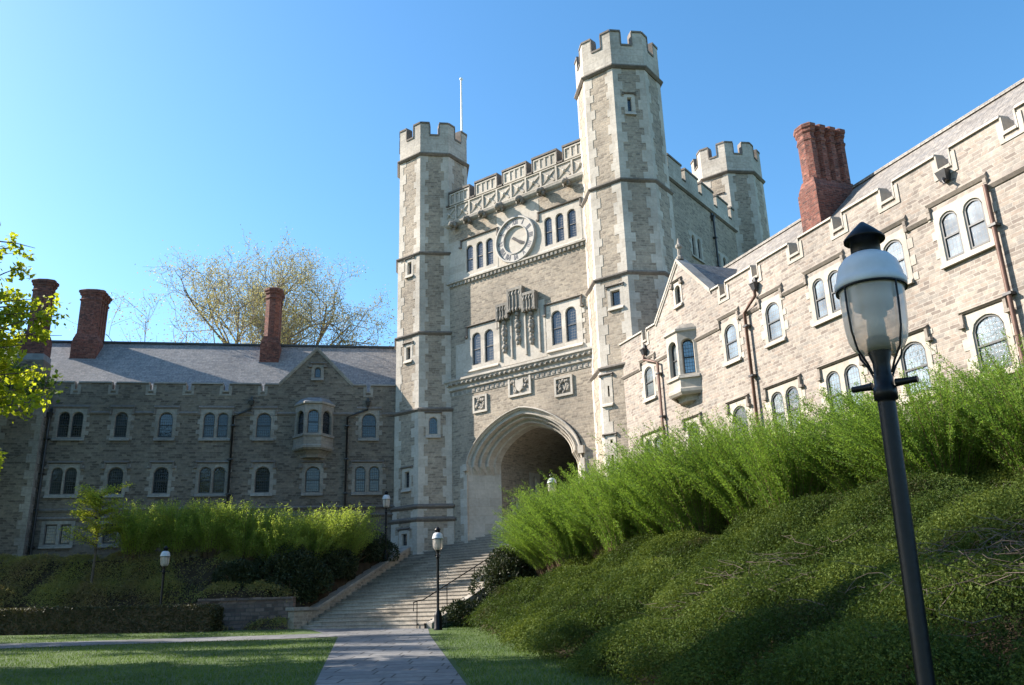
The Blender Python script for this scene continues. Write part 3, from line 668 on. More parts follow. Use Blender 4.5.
# ================================================================== GATE TOWER
gt = thing("gate_tower", TS(LT / 2, -5, 4.5), "tall stone gate tower with clock, four centred archway and octagonal corner turrets", "building")
STG = [(3.0, 6.37, AP + .26), (6.37, 7.07, AP + .2), (7.07, 12.5, AP + .13), (12.5, 17.08, AP + .09), (17.08, 22.15, AP + .05), (22.15, 28.9, AP)]
def turret(P, full=True, wins=()):
    def ring(r, z): return [octp(P, -22.5 + 45 * k, r) + V3(0, 0, z) for k in range(8)]
    sh = MB()
    def face(k, r):
        n_ = NT * math.cos(R(45 * k)) + U * math.sin(R(45 * k)); e = -NT * math.sin(R(45 * k)) + U * math.cos(R(45 * k))
        return Frame(P + n_ * r, e, n_)
    for (za, zb, r) in STG:
        hw = r * math.tan(math.pi / 8)
        for k in range(8): sh.wall(face(k, r), -hw, hw, za, zb, [(u0 - .17, u1 + .17, z0 - .16, z1 + .18) for (kk, u0, u1, z0, z1, ar) in wins if kk == k and za <= z0 < zb])
    sh.poly(*ring(AP, 28.9))
    t = sh.build("turret", 'rubble', gt)
    # quoins: long and short work wrapping every corner
    for k in range(8):
        qn = MB()
        for (za, zb, r) in STG:
            s = 2 * r * math.tan(math.pi / 8)
            a, b, c_ = octp(P, -67.5 + 45 * k, r), octp(P, -22.5 + 45 * k, r), octp(P, 22.5 + 45 * k, r)
            e0, e1 = (a - b) / np.linalg.norm(a - b), (c_ - b) / np.linalg.norm(c_ - b); out = (b - P) / np.linalg.norm(b - P)
            z = za; f = random.randint(0, 1)
            while z < zb - .05:
                h = min(random.uniform(.42, .68), zb - z)
                if zb - z - h < .2: h = zb - z
                w0, w1 = (s * random.uniform(.26, .31), s * random.uniform(.15, .21)) if f % 2 else (s * random.uniform(.15, .21), s * random.uniform(.26, .31))
                for w, e in ((w0, e0), (w1, e1)):
                    n_ = np.cross(e, V3(0, 0, 1)); n_ = n_ if n_ @ out > 0 else -n_
                    pr = .016; c0 = b + out * pr / math.cos(math.pi / 8)
                    A_, B_ = c0, b + e * w + n_ * pr; B2, A2 = b + e * w - n_ * .03, b - out * .05
                    qn.hexa([q_ + V3(0, 0, z + .002) for q_ in (A_, B_, B2, A2)], [q_ + V3(0, 0, z + h - .002) for q_ in (A_, B_, B2, A2)])
                z += h; f += 1
        qn.build("quoin", 'limestone', t)
    for z, r in ((6.37, AP + .26), (7.07, AP + .2), (12.5, AP + .13), (17.08, AP + .09), (22.15, AP + .05), (28.9, AP + .05)):
        sc = MB(); sc.loft([ring(r - .1, z - .16), ring(r + .02, z - .16), ring(r + .13, z - .05), ring(r + .13, z + .02), ring(r - .1, z + .14)]); sc.build("string_course", 'coping', t)
    cw = MB(); rO, rI = AP + .02, AP - .36; zg, zt = 30.18, 31.05
    for k in range(8):
        o0, o1 = octp(P, -22.5 + 45 * k, rO), octp(P, 22.5 + 45 * k, rO); i0, i1 = octp(P, -22.5 + 45 * k, rI), octp(P, 22.5 + 45 * k, rI)
        def at(t, o): p = (o0 + (o1 - o0) * t) if o else (i0 + (i1 - i0) * t); return p
        for (ta, tb, top) in ((0, .33, zt), (.33, .67, zg), (.67, 1, zt)):
            q4 = [at(ta, 1), at(tb, 1), at(tb, 0), at(ta, 0)]
            cw.m = 0; cw.hexa([p + V3(0, 0, 28.95) for p in q4], [p + V3(0, 0, top) for p in q4])
            n_ = (o0 + o1) / 2 - P; n_ = n_ / np.linalg.norm(n_) * .05
            q5 = [at(ta, 1) + n_, at(tb, 1) + n_, at(tb, 0) - n_, at(ta, 0) - n_]
            cw.m = 1; cw.hexa([p + V3(0, 0, top + .002) for p in q5], [p + V3(0, 0, top + .11) for p in q5])
        for t_ in (.33, .67):
            e = (o1 - o0) / np.linalg.norm(o1 - o0) * (.03); n_ = (o0 + o1) / 2 - P; n_ = n_ / np.linalg.norm(n_) * .04
            q4 = [at(t_, 1) + n_ - e, at(t_, 1) + n_ + e, at(t_, 0) - n_ + e, at(t_, 0) - n_ - e]
            cw.hexa([p + V3(0, 0, zg + .11) for p in q4], [p + V3(0, 0, zt) for p in q4])
    cw.build("crown", ['limestone_mid', 'coping'], t)
    for (k, u0, u1, z0, z1, ar) in wins:
        r = [s for s in STG if s[0] <= z0 < s[1]][0][2]
        fr_, gl = MB(), MB(); FF = face(k, r); h = (u0 - .17, u1 + .17, z0 - .16, z1 + .18)
        surround(fr_, gl, None, FF, [(u0, u1)], z0, z1, h, d=.2, f=.019, arch=ar)
        fr_.m = 1; hood(fr_, FF, u0 - .24, u1 + .24, z1 + .3, .0 if ar else .16, p=.11, stops=False); fr_.m = 0
        fr_.build("window_frame", ['limestone', 'coping'], t); gl.build("window_pane", 'glass', t)
    return t
turret(P1, wins=[(0, -.1, .24, 20.95, 21.75, 0), (0, -.1, .24, 15.6, 16.35, 0), (0, -.12, .26, 8.15, 9.05, 0), (0, -.2, .25, 5.0, 5.65, 0), (1, -.36, .14, 11.05, 12.05, .45)])
turret(P2, wins=[(1, -.2, .05, 26.15, 27.0, 0), (0, -.12, .42, 15.5, 16.3, 0), (0, -.78, -.5, 10.8, 11.9, 0), (0, -.78, -.5, 7.5, 9.0, 0)])
P3 = P2 - NT * DT
turret(P3, wins=[(0, -.2, .25, 26.1, 27.2, 0)])
turret(P1 - NT * DT)

# --- front wall with the arch
ARC, AO, AI = 7.08, 3.78, 2.52                          # centre, outer and inner half widths
ZSP, RO, RI = 9.05, 2.78, 1.85                        # spring, outer rise, inner rise
def arch_curve(hw, rise, zs, k=28):
    out = []
    for i in range(k + 1):
        t = -math.cos(math.pi * i / k); a = abs(t)
        out.append((ARC + hw * t, zs + rise * (.70 * math.sqrt(max(0, 1 - a ** 2.1)) + .30 * (1 - a ** 1.25))))
    return out
clkU, clkZ = 7.22, 21.5
t1, t2 = [(3.53, 4.03), (4.31, 4.78), (5.03, 5.5)], [(9.22, 9.69), (9.96, 10.46), (10.73, 11.23)]
m1, m2 = [(3.89, 4.47), (4.78, 5.36)], [(9.4, 10.0), (10.28, 10.9)]
t1, t2, m1, m2 = wid([t1, t2, m1, m2], .04, .05)
HT = lambda w, a, b: hole_of(w, a, b, .34, .38, .3)
holes = [HT(t1, 20.5, 22.2), HT(t2, 20.5, 22.2), HT(m1, 14.75, 16.65), HT(m2, 14.75, 16.65), (ARC - AO, ARC + AO, 3.0, 12.1)]
wl = MB(); wl.wall(FT, 1.0, LT - 1.0, 3.0, 24.0, holes)
oc = arch_curve(AO, RO, ZSP)
for (x0, y0), (x1, y1) in zip(oc, oc[1:]): wl.poly(FT(x0, 0, y0), FT(x1, 0, y1), FT(x1, 0, 12.1), FT(x0, 0, 12.1))
SWL, SWR = Frame(P1 - U * .91, NT, -U), Frame(P2 + U * .91, -NT, U)
wl.wall(SWR, 0, DT, 3.0, 24.6, [hole_of([(5.75, 6.2), (6.5, 6.95)], 20.6, 21.9), hole_of([(9.3, 9.75), (10.1, 10.6)], 20.6, 21.9)])
wl.poly(SWL(0, 0, 3), SWL(-DT, 0, 3), SWL(-DT, 0, 24.6), SWL(0, 0, 24.6))
FB = Frame(P1 - NT * (DT + .91), U, -NT)
wl.wall(FB, 0, LT, 3.0, 24.6, [(ARC - AI * .55, ARC + AI * .55, 3.0, 9.4)])  # unseen rear opening, narrowed to keep daylight out of the passage
wl.poly(FT(.5, -.3, 23.6), FT(LT - .5, -.3, 23.6), FB(LT - .5, -.3, 23.6), FB(.5, -.3, 23.6))
wl.build("wall", 'rubble', gt)
# passage
pw = MB(); k = 28
ic = arch_curve(AI, RI, ZSP); OI = -1.45
prof = [(ARC - AI, 3.0)] + ic + [(ARC + AI, 3.0)]
bk = DT + 1.82
lan = (-4.35, -3.75)   # lancet on the left passage wall, in depth
pw.loft([[FT(x, OI, z) for x, z in ic], [FT(x, -bk, z) for x, z in ic]], False)
FPL = Frame(FT(ARC - AI, 0, 0), -NT, U); FPR = Frame(FT(ARC + AI, 0, 0), -NT, -U)
pw.wall(FPL, -OI, bk, 3.0, ZSP, [(4.1, 5.1, 7.2, ZSP), (2.35, 3.05, 6.55, 7.45)])
pw.wall(FPR, -OI, bk, 3.0, ZSP, [])
pas = pw.build("passage_wall", 'rubble', gt)
st, gl = MB(), MB(); surround(st, gl, None, FPL, [(4.45, 4.75)], 7.5, 8.9, (4.1, 5.1, 7.2, ZSP), arch=.7); surround(st, gl, None, FPL, [(2.55, 2.85)], 6.7, 7.3, (2.35, 3.05, 6.55, 7.45), arch=0)
st.box(FPL, -OI + .05, bk, .003, .12, 5.6, 6.35)
st.build("passage_window", 'limestone', pas); gl.build("window_pane", 'dark', pas)
# moulded arch orders on splayed jambs
am = MB()
orders = [(0, .10), (.03, .16), (.07, .16), (.10, .04), (.16, .0), (.20, -.10), (.30, -.12), (.34, -.02), (.40, -.04), (.42, -.36), (.50, -.40), (.54, -.30), (.60, -.34), (.64, -.62), (.72, -.68), (.76, -.58), (.82, -.62), (.86, -1.0), (.94, -1.05), (1.0, -1.46)]
rings = []
for s, o in orders:
    hw = AO + (AI - AO) * s; rr = RO + (RI - RO) * s
    arc = arch_curve(hw, rr, ZSP); lin = .06 - 1.52 * s
    L_ = [(ARC - hw, 3.2, lin), (ARC - hw, ZSP - .45, lin)] + [(x, z, o) for x, z in arc] + [(ARC + hw, ZSP - .45, lin), (ARC + hw, 3.2, lin)]
    rings.append([FT(x, oo, z) for x, z, oo in L_])
am.loft(rings, False)
for sx in (-1, 1):                                     # label stops and plinth blocks
    am.box(FT, ARC + sx * AO - .16, ARC + sx * AO + .16, .0, .2, ZSP - .22, ZSP + .16)
    am.box(FT, ARC + sx * (AO + .02) - .12, ARC + sx * (AO + .02) + .12, .0, .10, 3.2, ZSP - .45)
    # flat stones beside the jamb
    z = 4.2
    while z < 8.9:
        h = random.uniform(.5, .75); w = random.choice((.12, .36)); a = ARC + sx * (AO + .1)
        am.box(FT, min(a, a + sx * w), max(a, a + sx * w), -.03, .014, z, z + h - .008); z += h
am.build("arch", 'limestone', gt)

# --- front details
for w in (t1, t2): make_window(FT, gt, w, 20.5, 22.2, 'limestone', 'glass', j=.34, top=.38, bot=.3, label=.45, q=False, d=.13)
for w in (m1, m2): make_window(FT, gt, w, 14.75, 16.65, 'limestone', 'glass', j=.34, top=.38, bot=.3, label=.6, d=.13)
make_window(SWR, gt, [(5.75, 6.2), (6.5, 6.95)], 20.6, 21.9, 'limestone', 'glass'); make_window(SWR, gt, [(9.3, 9.75), (10.1, 10.6)], 20.6, 21.9, 'limestone', 'glass')
for (a, b, o, z0, z1) in ((2.0, 3.17, .012, 20.25, 22.75), (5.86, 8.86, .012, 20.22, 23.55), (11.59, 12.4, .012, 20.25, 22.75), (5.78, 8.98, .03, 14.25, 17.5), (2.6, 3.5, .014, 14.45, 16.2), (2.6, 12, .0135, 14.15, 14.44)):
    ash = MB(); ash.box(FT, a, b, -.05, o, z0, z1); ash.build("ashlar_panel", 'limestone', gt)
cn = MB()
def profile_run(mb, F, u0, u1, pr): mb.loft([[F(u0, o, z), F(u1, o, z)] for o, z in pr], False); 
profile_run(cn, FT, 1.8, 12.3, [(.0, 14.22), (.30, 14.12), (.32, 14.0), (.24, 13.92), (.22, 13.78), (.10, 13.7), (.10, 13.62), (.14, 13.58), (.14, 13.5), (.03, 13.44), (.03, 13.16), (.0, 13.14)])
cn.m = 1
u = 2.3
while u < 12: cn.blob(FT(u, .20, 13.84), (.13, .13, .08), .25, 6, 4); cn.box(FT, u - .16, u + .02, .02, .06, 13.22, 13.40); u += .34
cn.build("cornice", ['limestone_mid', 'carved'], gt)
cn = MB()
profile_run(cn, FT, 1.8, 12.3, [(.0, 20.22), (.16, 20.16), (.17, 20.06), (.05, 20.0), (.05, 19.84), (.0, 19.82)])
cn.m = 1
u = 2.3
while u < 12: cn.box(FT, u, u + .14, .03, .13, 19.84, 19.995); u += .28
cn.build("cornice", ['limestone_mid', 'carved'], gt)
# clock
clk = MB()
def circ(r, o, k=48): return [FT(clkU + r * math.cos(2 * math.pi * i / k), o, clkZ + r * math.sin(2 * math.pi * i / k)) for i in range(k)]
clk.loft([circ(1.42, .012), circ(1.42, .16), circ(1.38, .2), circ(1.31, .2), circ(1.29, .10), circ(.88, .10), circ(.87, .15), circ(.82, .15), circ(.80, .06), circ(.78, -.10), circ(.76, -.14)], True)
ck = clk.build("clock", 'dialring', gt)
dl = MB(); dl.poly(*circ(.76, -.139)); 
for i in range(12):
    a = math.pi * 2 * i / 12; c_, s_ = math.cos(a), math.sin(a)
    dl.hexa(*[[FT(clkU + c_ * r + s_ * w, o, clkZ + s_ * r - c_ * w) for r, w in ((.22, -.018), (.22, .018), (.74, .018), (.74, -.018))] for o in (-.135, -.11)])
dl.build("dial", 'dial', ck)
nm = MB()
ROM = {1: 'I', 2: 'II', 3: 'III', 4: 'IIII', 5: 'V', 6: 'VI', 7: 'VII', 8: 'VIII', 9: 'IX', 10: 'X', 11: 'XI', 12: 'XII'}
for h_, txt in ROM.items():
    a = R(90 - 30 * h_); rad = V3(math.cos(a), math.sin(a), 0); tan = V3(math.sin(a), -math.cos(a), 0)
    ws = {'I': .085, 'V': .16, 'X': .16}; tot = sum(ws[c] for c in txt); x = -tot / 2
    def stroke(xa, ra, xb, rb, w=.06):
        pa = rad * (1.085 + ra * 1.45) + tan * xa * 1.2; pb = rad * (1.085 + rb * 1.45) + tan * xb * 1.2; dv = pb - pa; dv /= np.linalg.norm(dv); pn = V3(-dv[1], dv[0], 0) * w / 2
        q4 = [pa - pn, pa + pn, pb + pn, pb - pn]
        nm.hexa([FT(clkU + p[0], .102, clkZ + p[1]) for p in q4], [FT(clkU + p[0], .115, clkZ + p[1]) for p in q4])
    for c in txt:
        w = ws[c]
        if c == 'I': stroke(x + w / 2, -.11, x + w / 2, .11)
        if c == 'V': stroke(x + .02, .11, x + w / 2, -.11); stroke(x + w - .02, .11, x + w / 2, -.11, .02)
        if c == 'X': stroke(x + .02, .11, x + w - .02, -.11); stroke(x + w - .02, .11, x + .02, -.11, .02)
        x += w
nm.build("numeral", 'numeral', ck)
for nm_, ang, r0, r1, w in (("minute_hand", -30, -.3, .95, .06), ("hour_hand", -39, -.28, .58, .10)):
    hd = MB(); a = R(ang); d_ = V3(math.cos(a), math.sin(a), 0); p_ = V3(-d_[1], d_[0], 0); o = .06 if 'min' in nm_ else .03
    q5 = [d_ * r0 + p_ * w * .9, d_ * r0 - p_ * w * .9, d_ * 0 - p_ * w * .7, d_ * r1 * .7 - p_ * w, d_ * r1, d_ * r1 * .7 + p_ * w, p_ * w * .7]
    n = len(q5); A_ = [FT(clkU + p[0], o, clkZ + p[1]) for p in q5]; B_ = [FT(clkU + p[0], o + .02, clkZ + p[1]) for p in q5]
    hd.add(A_ + B_, [list(range(n)), list(range(2 * n - 1, n - 1, -1))] + [[i, (i + 1) % n, n + (i + 1) % n, n + i] for i in range(n)]); hd.build(nm_, 'blackpaint', ck)
# parapet of the front: quatrefoil panels, merlons with bars
pp = MB(); uA, uB = 1.9, 12.5
pp.m = 0; pp.box(FT, uA, uB, -.5, .02, 24.0, 25.2)
profile_run(pp, FT, uA, uB, [(.0, 23.72), (.12, 23.8), (.2, 23.9), (.22, 24.02), (.08, 24.08), (.08, 24.1)])
MER = [(2.25, 3.85), (4.34, 5.96), (6.44, 8.12), (8.6, 10.24), (10.72, 12.4)]
for a, b in MER: pp.box(FT, a, b, -.5, .02, 25.2, 26.05)
pp.m = 1
def framebox(u0, u1, z0, z1, w=.07, o=.09):
    pp.box(FT, u0, u0 + w, .02, o, z0, z1); pp.box(FT, u1 - w, u1, .02, o, z0, z1); pp.box(FT, u0 + w, u1 - w, .02, o, z0, z0 + w); pp.box(FT, u0 + w, u1 - w, .02, o, z1 - w, z1)
per = 2.115 / 2; u = 2.25 - per / 4 - .27
for i in range(10):
    a, b = u + i * per, u + (i + 1) * per
    framebox(a, b, 24.12, 25.14, .055)
    cu, cz = (a + b) / 2, 24.63
    for sx, sz in ((1, 1), (1, -1), (-1, 1), (-1, -1)):
        pp.hexa([FT(cu + sx * .36 - .09, .02, cz + sz * .36), FT(cu + sx * .36 + .09, .02, cz + sz * .30), FT(cu + .09, .02, cz), FT(cu - .09, .02, cz)], [FT(cu + sx * .36 - .06, .06, cz + sz * .36), FT(cu + sx * .36 + .06, .06, cz + sz * .30), FT(cu + .07, .09, cz), FT(cu - .07, .09, cz)])
    pp.blob(FT(cu, .05, cz), (.12, .12, .12), .1, 7, 5)
for a, b in MER:
    framebox(a + .02, b - .02, 25.22, 26.0, .09, .075); w = (b - a - .2) / 4
    for i in range(1, 4): pp.box(FT, a + .1 + i * w - .06, a + .1 + i * w + .06, .02, .06, 25.3, 25.92)
pp.m = 2
for a, b in MER:
    pp.box(FT, a - .06, b + .06, -.56, .12, 26.052, 26.17); pp.box(FT, a - .06, a + .0, -.52, .10, 25.3, 26.05); pp.box(FT, b, b + .06, -.52, .10, 25.3, 26.05)
for (a, b) in zip([uA] + [m_[1] for m_ in MER], [m_[0] for m_ in MER] + [uB]):
    if b - a > .15: pp.box(FT, a + .06, b - .06, -.55, .11, 25.202, 25.30)
pp.build("parapet", ['limestone_mid', 'limestone', 'coping'], gt)
# side parapet
sp = MB(); sp.m = 0; sp.box(SWR, 1.5, 13.6, -.45, .03, 24.55, 25.15)
gp = [(3.0, 3.5), (5.2, 5.7), (7.4, 7.9), (9.6, 10.1), (11.8, 12.3)]; p_ = 1.5
for a, b in gp + [(13.6, 13.6)]:
    sp.m = 0; sp.box(SWR, p_, a, -.45, .03, 25.15, 26.0); sp.m = 1; sp.box(SWR, p_ - .04, a + .04, -.5, .09, 26.002, 26.12)
    if b > a: sp.box(SWR, a + .04, b - .04, -.5, .08, 25.152, 25.24)
    p_ = b
sp.m = 1; string_run(sp, SWR, 1.5, 13.6, 24.55, .16)
sp.build("side_parapet", ['limestone_mid', 'coping'], gt)
downspout(SWR, gt, 9.0, 23.9, 13, None, 'iron')
# gargoyles under the parapet
for gu in (2.75, 3.85, 5.0, 6.3, 7.75, 9.25, 10.95):
    gm = MB(); s_ = 1.35 if abs(gu - 6.3) < .1 else 1.0
    gm.blob(FT(gu, .32, 23.78), (.2 * s_, .2 * s_, .2 * s_), .22); gm.blob(FT(gu, .55, 23.70), (.14 * s_, .14 * s_, .15 * s_), .22); gm.blob(FT(gu - .13, .3, 23.62), (.11, .12, .13 * s_), .3); gm.blob(FT(gu + .14, .3, 23.60), (.1, .12, .15 * s_), .3)
    gm.box(FT, gu - .14, gu + .14, .02, .3, 23.62, 23.9); gm.build("gargoyle", 'carved', gt)
# niche canopies with hanging figures
nc = MB()
for cu, w, z0, z1 in ((6.28, .74, 16.75, 17.78), (7.2, .95, 17.05, 18.5), (8.12, .8, 16.85, 18.02)):
    nc.m = 0; nc.box(FT, cu - w / 2, cu + w / 2, .031, .30, z0 + .25, z1); nc.box(FT, cu - w / 2 - .05, cu + w / 2 + .05, .031, .36, z1 - .14, z1 + .02)
    nc.box(FT, cu - w / 2 - .04, cu - w / 2 + .06, .031, .38, z0 + .1, z1 - .14); nc.box(FT, cu + w / 2 - .06, cu + w / 2 + .04, .031, .38, z0 + .1, z1 - .14)
    for i in range(4):
        x = cu - w / 2 + (i + .5) * w / 4; nc.box(FT, x - .03, x + .03, .30, .36, z0 + .25, z1 - .15)
        nc.blob(FT(x, .32, z0 + .2), (.08, .08, .14), .2, 6, 4); nc.blob(FT(x, .34, z1 - .35), (.07, .05, .12), .2, 6, 4)
    nc.m = 1
    for zz, rr in ((z0 - .02, .14), (z0 - .25, .10), (z0 - .48, .16), (z0 - .72, .19), (z0 - .98, .15), (z0 - 1.2, .11), (z0 - 1.45, .17), (z0 - 1.68, .13)):
        nc.blob(FT(cu, .14, zz), (rr, rr * .8, rr * 1.05), .25, 7, 5)
nc.m = 2
for x in (5.86, 6.72, 7.68, 8.6): nc.box(FT, x - .05, x + .05, .031, .12, 14.6, 17.0)
nc.build("niche_carving", ['carved', 'limestone_grey', 'limestone'], gt)
# carved plaques
for (a, b, z0, z1) in ((6.38, 7.9, 12.42, 13.6), (3.87, 4.88, 11.95, 12.95), (9.39, 10.52, 11.92, 12.97)):
    pq = MB(); pq.m = 0; w = .12
    pq.box(FT, a, a + w, -.02, .09, z0, z1); pq.box(FT, b - w, b, -.02, .09, z0, z1); pq.box(FT, a + w, b - w, -.02, .09, z0, z0 + w); pq.box(FT, a + w, b - w, -.02, .09, z1 - w, z1)
    pq.m = 1; pq.box(FT, a + w, b - w, -.02, .012, z0 + w, z1 - w)
    cu, cz = (a + b) / 2, (z0 + z1) / 2; rw, rh = (b - a) / 2 - w, (z1 - z0) / 2 - w
    for i in range(22):
        t = random.uniform(0, 6.28); q = random.uniform(.45, .92); pq.blob(FT(cu + rw * q * math.cos(t), .03, cz + rh * q * math.sin(t)), (.10, .06, .10), .3, 6, 4)
    if b - a > 1.3:
        sh = [(-.26, .3), (.26, .3), (.26, -.05), (.14, -.26), (0, -.36), (-.14, -.26), (-.26, -.05)]; pq.m = 0; pq.prism(FT, [(cu + x, cz + z) for x, z in sh], .02, .10)
    pq.build("plaque", ['limestone', 'carved'], gt)

# ================================================================== FLAGPOLE
fpp = TS(.42, -2.45, 0)
fp = thing("flagpole", (fpp[0], fpp[1], 23.6), "slim white bare flagpole standing behind the left turret of the gate tower", "flagpole")
mb = MB(); mb.tube([(fpp[0], fpp[1], 23.6), (fpp[0], fpp[1], 32.), (fpp[0], fpp[1], 36.9)], [.09, .075, .05], 10); mb.build("pole", 'white', fp)
mb = MB(); mb.blob((fpp[0], fpp[1], 36.98), (.12, .12, .12), 0, 10, 8); mb.build("finial", 'white', fp)
mb = MB(); mb.lathe((fpp[0], fpp[1], 23.55), [(.35, 0), (.35, .12), (.16, .2), (.16, .5), (.1, .5)], 12); mb.build("base", 'iron', fp)

# ================================================================== STAIRCASE
sc_ = thing("stone_staircase", tuple(TS(5.5, N0, Z0)), "broad flight of worn stone steps climbing to the gate archway", "staircase")
mb = MB(); NS = 31; tr_ = (N0 - N1) / NS; ri = (Z1 - Z0) / NS
for i in range(NS):
    n0, n1 = N0 - i * tr_, N0 - (i + 1) * tr_; z0, z1 = Z0 + i * ri, Z0 + (i + 1) * ri
    a0, a1 = stair_left(n0), stair_left(n1); nose = .03
    mb.poly(TS(a0, n0, z0 - .25), TS(SR, n0, z0 - .25), TS(SR, n0, z1 - .05), TS(a0, n0, z1 - .05))
    mb.poly(TS(a0, n0, z1 - .05), TS(SR, n0, z1 - .05), TS(SR, n0 + nose, z1 - .045), TS(a0, n0 + nose, z1 - .045))
    mb.poly(TS(a0, n0 + nose, z1 - .045), TS(SR, n0 + nose, z1 - .045), TS(SR, n0 + nose, z1), TS(a0, n0 + nose, z1))
    mb.poly(TS(a0, n0 + nose, z1), TS(SR, n0 + nose, z1), TS(SR, n1, z1), TS(a1, n1, z1))
mb.poly(TS(1.5, N1, Z1), TS(12, N1, Z1), TS(12, -17, Z1), TS(1.5, -17, Z1))
mb.build("step", 'step', sc_)
# left cheek wall: pier then raking wall with coping
mb, cpg = MB(), MB()
def CL(n): return stair_left(n)
mb.box(TS, CL(N0) - .62, CL(N0) - .02, N0 - .3, N0 + .42, .6, 1.78); cpg.box(TS, CL(N0) - .70, CL(N0) + .06, N0 - .3, N0 + .5, 1.782, 1.93)
ns = np.linspace(N0 - .3, 2.3, 14)
for a, b in zip(ns, ns[1:]):
    za, zb = max(stair_z(a) + .42, 1.78), max(stair_z(b) + .42, 1.78)
    A4 = [TS(CL(a) - .55, a, .4), TS(CL(a) - .02, a, .4), TS(CL(a) - .02, a, za), TS(CL(a) - .55, a, za)]; B4 = [TS(CL(b) - .55, b, .4), TS(CL(b) - .02, b, .4), TS(CL(b) - .02, b, zb), TS(CL(b) - .55, b, zb)]
    mb.hexa(A4, B4)
    cpg.hexa([TS(CL(a) - .63, a, za + .002), TS(CL(a) + .06, a, za + .002), TS(CL(a) + .06, a, za + .14), TS(CL(a) - .63, a, za + .14)], [TS(CL(b) - .63, b, zb + .002), TS(CL(b) + .06, b, zb + .002), TS(CL(b) + .06, b, zb + .14), TS(CL(b) - .63, b, zb + .14)])
ckw = mb.build("cheek_wall", 'rubble', sc_); cpg.build("coping", 'limestone_grey', ckw)
mb = MB()
ns = np.linspace(N0 - .1, 1.2, 12)
for a, b in zip(ns, ns[1:]):
    mb.hexa([TS(SR + .002, a, .4), TS(SR + .3, a, .4), TS(SR + .3, a, stair_z(a) + .12), TS(SR + .002, a, stair_z(a) + .12)], [TS(SR + .002, b, .4), TS(SR + .3, b, .4), TS(SR + .3, b, stair_z(b) + .12), TS(SR + .002, b, stair_z(b) + .12)])
mb.build("stair_curb", 'limestone_grey', sc_)
# handrail on the right of the stair
hr = thing("handrail", tuple(TS(8.95, N0 - .1, Z0)), "thin black metal handrail climbing the right edge of the stone steps", "handrail")
mb = MB(); rail = [TS(8.95, N0 + .25, Z0 + .62), TS(8.95, N0 + .25, Z0 + .95), TS(8.95, N0 - .05, Z0 + 1.02)] + [TS(8.95, n, stair_z(n) + .92) for n in np.linspace(N0 - .3, 1.6, 6)]
mb.tube(rail, .024, 8); mb.build("rail", 'blackpaint', hr)
for n in np.linspace(N0 + .05, 1.8, 6):
    mb = MB(); zb = stair_z(min(n, N0)); mb.tube([TS(8.95, n, zb - .02), TS(8.95, n, zb + (.98 if n > N0 - .2 else .92))], .02, 8); mb.build("post", 'blackpaint', hr)

# ================================================================== RETAINING WALL
rt = thing("retaining_wall", tuple(RW0 + RWD * 3 + V3(0, 0, 1.0)), "low reddish rubble retaining wall left of the stair foot", "wall")
FW = Frame(RW0, RWD, -RWN)
mb = MB(); mb.box(FW, .35, 4.6, -.45, .0, .5, 2.28)
mb.hexa([FW(4.6, -.45, .5), FW(5.6, -.45, .5), FW(5.6, 0, .5), FW(4.6, 0, .5)], [FW(4.6, -.45, 2.28), FW(5.6, -.45, 1.3), FW(5.6, 0, 1.3), FW(4.6, 0, 2.28)])
mb.build("wall", 'retain', rt)
mb = MB(); u = .35
while u < 4.5:
    w = random.uniform(.5, .9); w = min(w, 4.6 - u); mb.box(FW, u + .01, u + w - .01, -.5, .05 + random.uniform(0, .03), 2.282, 2.38 + random.uniform(0, .04)); u += w
mb.build("coping", 'retain', rt)

